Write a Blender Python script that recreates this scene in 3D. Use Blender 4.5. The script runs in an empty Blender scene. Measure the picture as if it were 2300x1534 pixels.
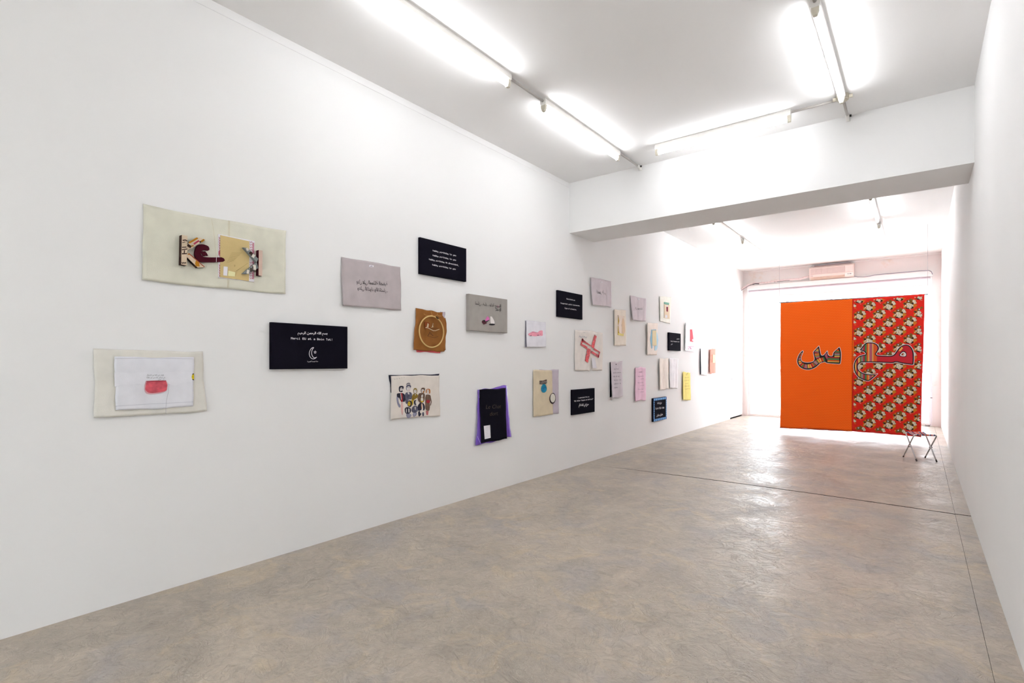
import bpy, math, random, unicodedata
from mathutils import Vector
from mathutils.geometry import tessellate_polygon

# ------------------------------------------------------------------ camera, world, light, exposure
SC = bpy.context.scene
COL = SC.collection
FPX, CXP, CYP, YAW = 1182.78, 1150.0, 813.16, math.radians(37.7207)   # for a 2300 x 1534 frame
CAM = Vector((3.9255, 0.0, 1.5))
cd = bpy.data.cameras.new('camera')
cam = bpy.data.objects.new('camera', cd); COL.objects.link(cam)
cam.location = CAM
cam.rotation_euler = (math.pi/2, 0, YAW)
cd.sensor_fit = 'HORIZONTAL'; cd.sensor_width = 36.0
cd.lens = FPX*36.0/2300.0
cd.shift_y = (CYP-767.0)/2300.0
cd.clip_start = 0.02; cd.clip_end = 200
SC.camera = cam

SKY_STRENGTH = 8.0
TUBE_STRENGTH = 26.0
EXPOSURE = 0.58
w = bpy.data.worlds.new('overcast_sky'); SC.world = w; w.use_nodes = True
bg = w.node_tree.nodes['Background']
bg.inputs['Color'].default_value = (0.89, 0.935, 1.0, 1)
bg.inputs['Strength'].default_value = SKY_STRENGTH
vs = SC.view_settings
vs.view_transform = 'Standard'; vs.look = 'None'; vs.exposure = EXPOSURE; vs.gamma = 1.0
vs.use_curve_mapping = False
SC.cycles.max_bounces = 6; SC.cycles.diffuse_bounces = 5; SC.cycles.transparent_max_bounces = 8
SC.cycles.sample_clamp_indirect = 10.0
SC.cycles.caustics_reflective = False; SC.cycles.caustics_refractive = False
SC.cycles.use_denoising = True; SC.cycles.use_light_tree = False; SC.cycles.use_adaptive_sampling = True; SC.cycles.adaptive_threshold = .12; SC.cycles.adaptive_min_samples = 24
pl = bpy.data.lights.new('window_portal', 'AREA'); pl.shape = 'RECTANGLE'; pl.size = 4.0; pl.size_y = 3.4
pl.cycles.is_portal = True
po = bpy.data.objects.new('window_portal', pl); COL.objects.link(po)
po.location = (2.15, 15.95, 1.75); po.rotation_euler = (-math.pi/2, 0, 0)

# room dimensions in metres
RW, RH, YB, YN = 4.325, 4.035, 15.70, -5.2      # right wall, ceiling, window wall, near wall
BEAM0, BEAM1, BEAMZ = 6.404, 7.122, 3.328

# ------------------------------------------------------------------ small helpers
def lin(h):
    h = h.lstrip('#')
    r = []
    for i in (0, 2, 4):
        c = int(h[i:i+2], 16)/255.0
        r.append(c/12.92 if c <= .04045 else ((c+.055)/1.055)**2.4)
    return r
MATS = {}
def mat(name, hexc, rough=.85, var=.05, vscale=9.0, bump=0.0, bscale=220.0, k=1.0, metal=0.0, spec=.3, sheen=0.0):
    """plain procedural material: colour with a slight noise variation and optional fine relief"""
    if name in MATS: return MATS[name]
    m = bpy.data.materials.new(name); m.use_nodes = True
    nt = m.node_tree; b = nt.nodes['Principled BSDF']
    c = [min(.92, x*k) for x in lin(hexc)]
    tc = nt.nodes.new('ShaderNodeTexCoord')
    nz = nt.nodes.new('ShaderNodeTexNoise'); nz.inputs['Scale'].default_value = vscale; nz.inputs['Detail'].default_value = 2
    nt.links.new(tc.outputs['Object'], nz.inputs['Vector'])
    rp = nt.nodes.new('ShaderNodeValToRGB')
    rp.color_ramp.elements[0].position = .3; rp.color_ramp.elements[1].position = .7
    rp.color_ramp.elements[0].color = [x*(1-var) for x in c]+[1]
    rp.color_ramp.elements[1].color = [min(.95, x*(1+var)) for x in c]+[1]
    nt.links.new(nz.outputs['Fac'], rp.inputs['Fac'])
    nt.links.new(rp.outputs['Color'], b.inputs['Base Color'])
    b.inputs['Roughness'].default_value = rough
    b.inputs['Metallic'].default_value = metal
    b.inputs['Specular IOR Level'].default_value = spec
    if bump:
        n2 = nt.nodes.new('ShaderNodeTexNoise'); n2.inputs['Scale'].default_value = bscale; n2.inputs['Detail'].default_value = 1
        nt.links.new(tc.outputs['Object'], n2.inputs['Vector'])
        bp = nt.nodes.new('ShaderNodeBump'); bp.inputs['Strength'].default_value = bump; bp.inputs['Distance'].default_value = .004
        nt.links.new(n2.outputs['Fac'], bp.inputs['Height']); nt.links.new(bp.outputs['Normal'], b.inputs['Normal'])
    MATS[name] = m
    return m
def fab(name, hexc, **kw):
    kw.setdefault('rough', .95); kw.setdefault('bump', .25); kw.setdefault('bscale', 260); kw.setdefault('spec', .12); kw.setdefault('k', 1.12)
    return mat(name, hexc, **kw)

def link(name, data, parent=None):
    o = bpy.data.objects.new(name, data); COL.objects.link(o)
    if parent is not None: o.parent = parent
    return o
def wloc(o):
    v = Vector((0, 0, 0))
    while o is not None:
        v = v + o.location; o = o.parent
    return v
def tag(o, label=None, cat=None, group=None, kind=None):
    if label: o['label'] = label
    if cat: o['category'] = cat
    if group: o['group'] = group
    if kind: o['kind'] = kind
    return o
def thing(name, loc, label, cat, group=None):
    o = link(name, None); o.location = loc; o.empty_display_size = .05
    return tag(o, label, cat, group)

class MB:
    """collects world-space faces; build() links them as one mesh object"""
    def __init__(s): s.v = []; s.f = []; s.m = []; s.smooth = False
    def add(s, pts, faces, mi=0):
        n = len(s.v); s.v += [tuple(p) for p in pts]
        for f in faces: s.f.append([n+i for i in f]); s.m.append(mi)
    def box(s, a, b, mi=0):
        x0, y0, z0 = a; x1, y1, z1 = b
        s.add([(x0,y0,z0),(x1,y0,z0),(x1,y1,z0),(x0,y1,z0),(x0,y0,z1),(x1,y0,z1),(x1,y1,z1),(x0,y1,z1)],
              [(0,3,2,1),(4,5,6,7),(0,1,5,4),(1,2,6,5),(2,3,7,6),(3,0,4,7)], mi)
    def bbox(s, a, b, r, mi=0):
        """box with chamfered edges"""
        a = Vector(a); b = Vector(b); P = []
        idx = {}
        for sx in (0,1):
            for sy in (0,1):
                for sz in (0,1):
                    c = Vector(((a.x,b.x)[sx], (a.y,b.y)[sy], (a.z,b.z)[sz])); d = Vector((1-2*sx, 1-2*sy, 1-2*sz))*r
                    for ax in range(3):
                        q = c.copy()
                        for j in range(3):
                            if j != ax: q[j] += d[j]
                        idx[(sx,sy,sz,ax)] = len(P); P.append(q)
        F = []
        def K(bits, ax): return idx[(bits[0],bits[1],bits[2],ax)]
        for ax in range(3):
            u, v = (ax+1)%3, (ax+2)%3
            for sd in (0,1):
                q = []
                for (i, j) in ((0,0),(1,0),(1,1),(0,1)):
                    bits=[0,0,0]; bits[ax]=sd; bits[u]=i; bits[v]=j; q.append(K(bits, ax))
                F.append(q if sd else q[::-1])
        for ax in range(3):
            u, v = (ax+1)%3, (ax+2)%3
            for i in (0,1):
                for j in (0,1):
                    b0=[0,0,0]; b0[u]=i; b0[v]=j; b1=list(b0); b1[ax]=1
                    q=[K(b0,u),K(b1,u),K(b1,v),K(b0,v)]
                    F.append(q if (i^j) else q[::-1])
        for sx in (0,1):
            for sy in (0,1):
                for sz in (0,1):
                    q=[idx[(sx,sy,sz,0)],idx[(sx,sy,sz,1)],idx[(sx,sy,sz,2)]]
                    F.append(q if (sx+sy+sz)%2 else q[::-1])
        s.add(P, F, mi)
    def tube(s, pts, r, n=8, mi=0, cap=True):
        pts = [Vector(p) for p in pts]
        rs = r if isinstance(r, (list, tuple)) else [r]*len(pts)
        base = len(s.v); up = None
        for i, p in enumerate(pts):
            t = (pts[min(i+1, len(pts)-1)]-pts[max(i-1, 0)]).normalized()
            if up is None:
                up = Vector((0,0,1)) if abs(t.z) < .9 else Vector((1,0,0))
            u = up - t*up.dot(t); u.normalize(); up = u; v = t.cross(u)
            for k in range(n):
                a = 2*math.pi*k/n
                s.v.append(tuple(p+u*math.cos(a)*rs[i]+v*math.sin(a)*rs[i]))
        for i in range(len(pts)-1):
            for k in range(n):
                a = base+i*n+k; b = base+i*n+(k+1)%n
                s.f.append([a, b, b+n, a+n]); s.m.append(mi)
        if cap:
            s.f.append([base+k for k in range(n)][::-1]); s.m.append(mi)
            e = base+(len(pts)-1)*n
            s.f.append([e+k for k in range(n)]); s.m.append(mi)
    def build(s, name, mats, parent=None, smooth=False):
        o0 = wloc(parent) if parent is not None else Vector((0,0,0))
        if parent is None and s.v:
            xs=[p[0] for p in s.v]; ys=[p[1] for p in s.v]; zs=[p[2] for p in s.v]
            o0 = Vector(((min(xs)+max(xs))/2, (min(ys)+max(ys))/2, min(zs)))
        me = bpy.data.meshes.new(name)
        me.from_pydata([(p[0]-o0.x, p[1]-o0.y, p[2]-o0.z) for p in s.v], [], s.f)
        if not isinstance(mats, (list, tuple)): mats = [mats]
        for m in mats: me.materials.append(m)
        for p, mi in zip(me.polygons, s.m):
            p.material_index = mi; p.use_smooth = smooth or s.smooth
        me.update()
        o = link(name, me, parent)
        if parent is None: o.location = o0
        return o

# rays of the surveyed photograph, used to take measurements off the wall and banner planes
FW = Vector((-math.sin(YAW), math.cos(YAW), 0)); RT = Vector((math.cos(YAW), math.sin(YAW), 0)); UP = Vector((0,0,1))
def ray(u, v): return FW + RT*((u-CXP)/FPX) + UP*((CYP-v)/FPX)
def on_wall(u, v, off=0.0):
    d = ray(u, v); p = CAM + d*((off-CAM.x)/d.x); return (p.y, p.z)
def on_y(u, v, y):
    d = ray(u, v); p = CAM + d*((y-CAM.y)/d.y); return (p.x, p.z)
def on_z(u, v, z):
    d = ray(u, v); p = CAM + d*((z-CAM.z)/d.z); return (p.x, p.y)

# ------------------------------------------------------------------ lettering
SHAPE = {}
for cp in range(0xFE70, 0xFEFD):
    d = unicodedata.decomposition(chr(cp)).split()
    if len(d) >= 2 and d[0] in ('<isolated>', '<final>', '<initial>', '<medial>'):
        SHAPE[(''.join(chr(int(x, 16)) for x in d[1:]), d[0][1:-1])] = chr(cp)
def arabic(t):
    out = []; i = 0; prev = False; units = []
    while i < len(t):
        if t[i] == '\u0644' and i+1 < len(t) and (t[i:i+2], 'isolated') in SHAPE: units.append(t[i:i+2]); i += 2
        else: units.append(t[i]); i += 1
    for k, c in enumerate(units):
        if (c, 'isolated') not in SHAPE: out.append(c); prev = False; continue
        nxt = k+1 < len(units) and (units[k+1], 'final') in SHAPE
        dual = (c, 'initial') in SHAPE
        conn_n = nxt and dual
        form = 'medial' if prev and conn_n else 'final' if prev else 'initial' if conn_n else 'isolated'
        out.append(SHAPE.get((c, form), c)); prev = conn_n
    return ''.join(out[::-1])
_glyphs = {}
def font_mesh(t, shear=0.0, fat=0.0):
    key = (t, shear, fat)
    if key in _glyphs: return _glyphs[key]
    c = bpy.data.curves.new('tmp_text', 'FONT'); c.body = t; c.shear = shear; c.offset = fat; c.resolution_u = 3
    o = bpy.data.objects.new('tmp_text', c); COL.objects.link(o)
    bpy.context.view_layer.update()
    dg = bpy.context.evaluated_depsgraph_get()
    me = bpy.data.meshes.new_from_object(o.evaluated_get(dg))
    V = [(v.co.x, v.co.y) for v in me.vertices]; F = [list(p.vertices) for p in me.polygons]
    bpy.data.meshes.remove(me); bpy.data.objects.remove(o); bpy.data.curves.remove(c)
    _glyphs[key] = (V, F); return V, F
BITS = dict(a='00000E010F110F', b='10101E1111111E', c='00000E1010110E', d='01010F1111110F', e='00000E111F100E', f='0609081C080808',
 g='000F11110F010E', h='10101619111111', i='04000C0404040E', j='0200060202120C', l='0C04040404040E', m='00001A15151515',
 n='00001619111111', o='00000E1111110E', p='001E11111E1010', r='00001619101010', s='00000F100E011E', t='08081C08080906',
 u='0000111111130D', v='000011110A0A04', x='0000110A040A11', y='001111110F010E', k='10101214181412', M='111B1515111111', E='1F10101E10101F',
 U='1111111111110E', B='1E11111E11111E', T='1F040404040404', S='0F10100E01011E', I='0E04040404040E', A='0E1111111F1111',
 D='1E11111111111E', N='11191513111111')
BITS.update({'.': '00000000000C0C', ',': '00000000000C08', '!': '04040404000004', '"': '0A0A0A00000000', '-': '0000001F000000', ' ': '0'*14, '\u00e7': '000E1010110E04'})
def stitch_mesh(t):
    """cross-stitch lettering on a 6 x 9 grid, runs of stitches joined per row"""
    V = []; F = []
    for ci, ch in enumerate(t):
        rows = [int(BITS[ch][2*r:2*r+2], 16) for r in range(7)]
        drop = 2 if ch in 'gpy,j' else 0
        for r, bits in enumerate(rows):
            c = 0
            while c < 5:
                if bits >> (4-c) & 1:
                    c1 = c
                    while c1 < 5 and bits >> (4-c1) & 1: c1 += 1
                    x0 = ci*6+c; x1 = ci*6+c1+.15; y1 = 7-r-drop*.75; y0 = y1-1.05; n = len(V)
                    V += [(x0,y0),(x1,y0),(x1,y1),(x0,y1)]; F.append([n,n+1,n+2,n+3]); c = c1
                else: c += 1
    V = [(x/6*.75, y/7*.73) for x, y in V]
    return V, F

# ------------------------------------------------------------------ flat works (wall textiles, canvases, banner)
class Work:
    """a textile or canvas: 2D coordinates (a, b) on a plane and an offset off the plane towards the room"""
    def __init__(s, name, label, cat, zoom, group=None, plane='wall', y=None):
        s.name, s.label, s.cat, s.group, s.plane, s.y = name, label, cat, group, plane, y
        s.x0, s.y0, s.k = zoom; s.root = None; s.surf = None; s.mean = .01
    def px(s, p): return (s.x0+p[0]*s.k, s.y0+p[1]*s.k)
    def ab(s, p, off=None):
        u, v = s.px(p); off = s.mean if off is None else off
        return on_wall(u, v, off) if s.plane == 'wall' else on_y(u, v, s.y-off)
    def p3(s, a, b, off):
        return (off, a, b) if s.plane == 'wall' else (a, s.y-off, b)
    def start(s, a, b):
        loc = (0, a, b) if s.plane == 'wall' else (a, s.y, b)
        s.root = thing(s.name, loc, s.label, s.cat, s.group)
    def canvas(s, TL, TR, BR, BL, depth, m, part='stretched_cloth', r=.005):
        a0 = (s.ab(TL, 0)[0]+s.ab(BL, 0)[0])/2; a1 = (s.ab(TR, depth)[0]+s.ab(BR, depth)[0])/2
        b1 = (s.ab(TL, depth)[1]+s.ab(TR, depth)[1])/2; b0 = (s.ab(BL, depth)[1]+s.ab(BR, depth)[1])/2
        if s.root is None: s.start((a0+a1)/2, b0)
        mb = MB(); rings = [(0, .002), (0, depth-r), (r*.3, depth-r*.3), (r, depth)]
        P = []
        for ins, off in rings:
            for (a, b) in ((a0+ins,b0+ins),(a1-ins,b0+ins),(a1-ins,b1-ins),(a0+ins,b1-ins)): P.append(s.p3(a,b,off))
        F = []
        for q in range(3):
            for k in range(4):
                F.append((q*4+k, q*4+(k+1)%4, q*4+4+(k+1)%4, q*4+4+k))
        F.append((12,13,14,15)); F.append((3,2,1,0))
        mb.add(P, F)
        o = mb.build(part, m, s.root)
        s.surf = lambda a, b: depth
        s.mean = depth
        s.rect = (a0, a1, b0, b1)
        return o
    def cloth(s, TL, TR, BR, BL, m, offs=(.006,.006,.012,.012), amp=.003, folds=3.0, seed=0, nu=26, nv=26, thick=.0025, wob=.003, part='cloth', parent=None, over=0.0, grow=1.0, puff=0.0):
        rnd = random.Random(seed+17)
        cs = [s.ab(p, o) for p, o in zip((TL,TR,BR,BL), offs)]
        ph = [rnd.uniform(0, 6.28) for _ in range(10)]
        base = s.surf if over else None
        def bl(q, S, T): return q[0]*(1-S)*(1-T)+q[1]*S*(1-T)+q[2]*S*T+q[3]*(1-S)*T
        def disp(S, T):
            g = .3+.7*T if grow else 1
            x = bl(offs, S, T)
            x += amp*g*(math.sin(6.283*folds*S+ph[0]+1.3*math.sin(2.2*T+ph[1]))+.5*math.sin(6.283*folds*1.9*S+ph[2]+2*T)+.35*math.sin(5*T+ph[3]))
            x += puff*(16*S*(1-S)*T*(1-T))
            return max(.003, x)
        A = [c[0] for c in cs]; B = [c[1] for c in cs]
        if s.root is None: s.start(sum(A)/4, min(B))
        ea = lambda T: wob*(math.sin(4*T+ph[4])+.6*math.sin(9*T+ph[5])+.3*math.sin(21*T+ph[6]))
        eb = lambda S: wob*(math.sin(5*S+ph[7])+.6*math.sin(11*S+ph[8])+.3*math.sin(19*S+ph[9]))
        def at(S, T):
            a = bl(A, S, T)+ea(T)*(2*S-1)**4*(1 if S > .5 else -1); b = bl(B, S, T)+eb(S)*(2*T-1)**4
            off = disp(S, T)
            if base: off = base(a, b)+over+(off-bl(offs, S, T))
            return a, b, off
        P = []; F = []
        for j in range(nv+1):
            for i in range(nu+1):
                P.append(at(i/nu, j/nv))
        N = len(P)
        P3 = [s.p3(*p) for p in P]+[s.p3(p[0], p[1], max(.0008, p[2]-thick)) for p in P]
        W = nu+1
        for j in range(nv):
            for i in range(nu):
                q = (j*W+i, (j+1)*W+i, (j+1)*W+i+1, j*W+i+1)
                F.append(q); F.append(tuple(N+x for x in q[::-1]))
        bd = [i for i in range(W)]+[j*W+nu for j in range(1, nv+1)]+[nv*W+i for i in range(nu-1, -1, -1)]+[j*W for j in range(nv-1, 0, -1)]
        for x, y in zip(bd, bd[1:]+bd[:1]): F.append((x, y, N+y, N+x))
        mb = MB(); mb.add(P3, F)
        o = mb.build(part, m, parent or s.root, smooth=True)
        s.mean = base(sum(A)/4, sum(B)/4)+over if base else sum(offs)/4
        def surf(a, b):
            S = T = .5
            for _ in range(8):
                fa = bl(A, S, T)-a; fb = bl(B, S, T)-b
                aS = (A[1]-A[0])*(1-T)+(A[2]-A[3])*T; aT = (A[3]-A[0])*(1-S)+(A[2]-A[1])*S
                bS = (B[1]-B[0])*(1-T)+(B[2]-B[3])*T; bT = (B[3]-B[0])*(1-S)+(B[2]-B[1])*S
                det = aS*bT-aT*bS
                if abs(det) < 1e-9: break
                S -= (fa*bT-aT*fb)/det; T -= (aS*fb-fa*bS)/det
            S = min(1.05, max(-.05, S)); T = min(1.05, max(-.05, T))
            x = disp(S, T)
            if base: x = base(a, b)+over+(x-bl(offs, S, T))
            return x
        s.surf = surf
        return o
    # --- pieces laid on the current surface
    def poly(s, mb, pts, eps=.0016, mi=0, raw=False, down=None, smi=None):
        ab = pts if raw else [s.ab(p) for p in pts]
        area = sum(ab[i][0]*ab[(i+1)%len(ab)][1]-ab[(i+1)%len(ab)][0]*ab[i][1] for i in range(len(ab)))
        if area < 0: ab = ab[::-1]
        n = len(ab)
        offs = [s.surf(a, b) for a, b in ab]
        top = [s.p3(a, b, o+eps) for (a, b), o in zip(ab, offs)]
        bot = [s.p3(a, b, max(.0008, o-(.0005 if down is None else down))) for (a, b), o in zip(ab, offs)]
        F = []; extra = []; q2 = list(ab); mid = {}
        def half(i, j):
            key = (min(i, j), max(i, j))
            if key not in mid:
                a, b = (q2[i][0]+q2[j][0])/2, (q2[i][1]+q2[j][1])/2
                mid[key] = len(q2); q2.append((a, b)); extra.append(s.p3(a, b, s.surf(a, b)+eps))
            return mid[key]
        tris = []
        for t in tessellate_polygon([[Vector((a, b, 0)) for a, b in ab]]):
            t = list(t)
            c = (ab[t[1]][0]-ab[t[0]][0])*(ab[t[2]][1]-ab[t[0]][1])-(ab[t[1]][1]-ab[t[0]][1])*(ab[t[2]][0]-ab[t[0]][0])
            tris.append((t if c > 0 else t[::-1], 0))
        flat = []
        while tris:
            t, d = tris.pop()
            L = max(math.dist(q2[t[k]], q2[t[(k+1)%3]]) for k in range(3))
            if L < .045 or d > 4: flat.append(t); continue
            x, y, z = half(t[0], t[1]), half(t[1], t[2]), half(t[2], t[0])
            tris += [([t[0], x, z], d+1), ([x, t[1], y], d+1), ([z, y, t[2]], d+1), ([x, y, z], d+1)]
        ne = len(q2)-n       # new points follow the outline points
        F = flat+[(i, n+ne+i, n+ne+(i+1)%n, (i+1)%n) for i in range(n)]
        mb.add(top+extra+bot, F, mi)
        if smi is not None:
            for k in range(len(flat), len(F)): mb.m[len(mb.m)-len(F)+k] = smi
    def patch(s, mb, TL, TR, BR, BL, eps=.0016, mi=0, n=10, m=10, skirt=.0005):
        c = [s.ab(p) for p in (TL, TR, BR, BL)]
        P = []; F = []
        for j in range(m+1):
            for i in range(n+1):
                S, T = i/n, j/m
                a, b = [c[0][q]*(1-S)*(1-T)+c[1][q]*S*(1-T)+c[2][q]*S*T+c[3][q]*(1-S)*T for q in (0, 1)]
                P.append((a, b, s.surf(a, b)))
        N = len(P); W = n+1
        P3 = [s.p3(a, b, o+eps) for a, b, o in P]+[s.p3(a, b, max(.0006, o-skirt)) for a, b, o in P]
        for j in range(m):
            for i in range(n): F.append((j*W+i, (j+1)*W+i, (j+1)*W+i+1, j*W+i+1))
        bd = list(range(W))+[j*W+n for j in range(1, m+1)]+[m*W+i for i in range(n-1, -1, -1)]+[j*W for j in range(m-1, 0, -1)]
        for x, y in zip(bd, bd[1:]+bd[:1]): F.append((x, y, N+y, N+x))
        mb.add(P3, F, mi)
    def line(s, mb, pts, width, eps=.002, mi=0, raw=False, closed=False):
        ab = pts if raw else [s.ab(p) for p in pts]
        if closed: ab = ab+[ab[0]]
        fine = [ab[0]]
        for p, q in zip(ab, ab[1:]):
            d = math.hypot(q[0]-p[0], q[1]-p[1]); k = max(1, int(d/.03))
            for i in range(1, k+1): fine.append((p[0]+(q[0]-p[0])*i/k, p[1]+(q[1]-p[1])*i/k))
        L = []; R = []
        for i, p in enumerate(fine):
            q0 = fine[max(0, i-1)]; q1 = fine[min(len(fine)-1, i+1)]
            dx, dy = q1[0]-q0[0], q1[1]-q0[1]; d = math.hypot(dx, dy) or 1
            nx, ny = -dy/d*width/2, dx/d*width/2
            L.append((p[0]+nx, p[1]+ny)); R.append((p[0]-nx, p[1]-ny))
        P = [s.p3(a, b, s.surf(a, b)+eps) for a, b in L]+[s.p3(a, b, s.surf(a, b)+eps) for a, b in R]
        n = len(fine)
        mb.add(P, [(i, n+i, n+i+1, i+1) for i in range(n-1)], mi)
    def words(s, mb, t, A, B, hpx, eps=.0018, mi=0, style='font', mirror=False, shear=0.0, fat=0.0, ar=False):
        """lettering between the ends A and B of a base line; hpx = height of a capital in sheet units"""
        if style == 'stitch': V, F = stitch_mesh(t)
        else: V, F = font_mesh(arabic(t) if ar else t, shear, fat)
        if not V: return
        x0 = min(v[0] for v in V); x1 = max(v[0] for v in V)
        a0, b0 = s.ab(A); a1, b1 = s.ab(B)
        h = abs(s.ab((A[0], A[1]-hpx))[1]-b0)/.73
        P = []
        for x, y in V:
            S = (x-x0)/(x1-x0)
            if mirror: S = 1-S
            a = a0+(a1-a0)*S; b = b0+(b1-b0)*S+y*h
            P.append(s.p3(a, b, s.surf(a, b)+eps))
        FF = []
        for f in F:
            u = [V[i] for i in f[:3]]
            c = (u[1][0]-u[0][0])*(u[2][1]-u[0][1])-(u[1][1]-u[0][1])*(u[2][0]-u[0][0])
            if mirror: c = -c
            FF.append(f if c > 0 else f[::-1])
        mb.add(P, FF, mi)
def offset_poly(pts, d):
    """inset a closed outline (a, b) by d"""
    n = len(pts); out = []
    area = sum(pts[i][0]*pts[(i+1)%n][1]-pts[(i+1)%n][0]*pts[i][1] for i in range(n))
    sg = 1 if area > 0 else -1
    for i in range(n):
        p0, p, p1 = pts[i-1], pts[i], pts[(i+1)%n]
        e0 = Vector((p[0]-p0[0], p[1]-p0[1])).normalized(); e1 = Vector((p1[0]-p[0], p1[1]-p[1])).normalized()
        n0 = Vector((-e0.y, e0.x))*sg; n1 = Vector((-e1.y, e1.x))*sg
        m = (n0+n1)
        if m.length < .2: m = n0
        m.normalize(); k = d/max(.45, m.dot(n0))
        out.append((p[0]+m.x*k, p[1]+m.y*k))
    return out
def smooth_poly(pts, it=1):
    for _ in range(it):
        o = []
        n = len(pts)
        for i in range(n):
            p, q = pts[i], pts[(i+1)%n]
            o += [(p[0]*.75+q[0]*.25, p[1]*.75+q[1]*.25), (p[0]*.25+q[0]*.75, p[1]*.25+q[1]*.75)]
        pts = o
    return pts
def oval(cx, cy, rx, ry, n=20, egg=0.0, rot=0.0):
    r = []
    for i in range(n):
        a = 2*math.pi*i/n
        x = rx*math.cos(a)*(1+egg*math.sin(a)); y = ry*math.sin(a)
        r.append((cx+x*math.cos(rot)-y*math.sin(rot), cy+x*math.sin(rot)+y*math.cos(rot)))
    return r

# ------------------------------------------------------------------ room shell
def plaster(name, col, rough=.9, bump=.06, stain=None):
    m = bpy.data.materials.new(name); m.use_nodes = True; nt = m.node_tree; b = nt.nodes['Principled BSDF']
    tc = nt.nodes.new('ShaderNodeTexCoord')
    n1 = nt.nodes.new('ShaderNodeTexNoise'); n1.inputs['Scale'].default_value = .9; n1.inputs['Detail'].default_value = 1
    nt.links.new(tc.outputs['Object'], n1.inputs['Vector'])
    rp = nt.nodes.new('ShaderNodeValToRGB'); e = rp.color_ramp.elements
    e[0].position = .3; e[0].color = [c*.975 for c in col]+[1]; e[1].position = .7; e[1].color = list(col)+[1]
    nt.links.new(n1.outputs['Fac'], rp.inputs['Fac'])
    out = rp.outputs['Color']
    if stain:
        n3 = nt.nodes.new('ShaderNodeTexNoise'); n3.inputs['Scale'].default_value = 2.2; n3.inputs['Detail'].default_value = 8; n3.inputs['Roughness'].default_value = .7
        nt.links.new(tc.outputs['Object'], n3.inputs['Vector'])
        r3 = nt.nodes.new('ShaderNodeValToRGB'); r3.color_ramp.elements[0].position = .56; r3.color_ramp.elements[1].position = .74
        nt.links.new(n3.outputs['Fac'], r3.inputs['Fac'])
        mx = nt.nodes.new('ShaderNodeMix'); mx.data_type = 'RGBA'
        nt.links.new(r3.outputs['Color'], mx.inputs['Factor']); nt.links.new(out, mx.inputs['A']); mx.inputs['B'].default_value = list(stain)+[1]
        out = mx.outputs['Result']
    nt.links.new(out, b.inputs['Base Color'])
    b.inputs['Roughness'].default_value = rough; b.inputs['Specular IOR Level'].default_value = .25
    return m
WHITE = plaster('white_wall_paint', (.86, .855, .85))
CEIL = plaster('ceiling_paint', (.90, .89, .885), bump=.12)
LINTEL = plaster('stained_plaster', (.80, .775, .765), stain=(.74, .62, .54))

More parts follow.
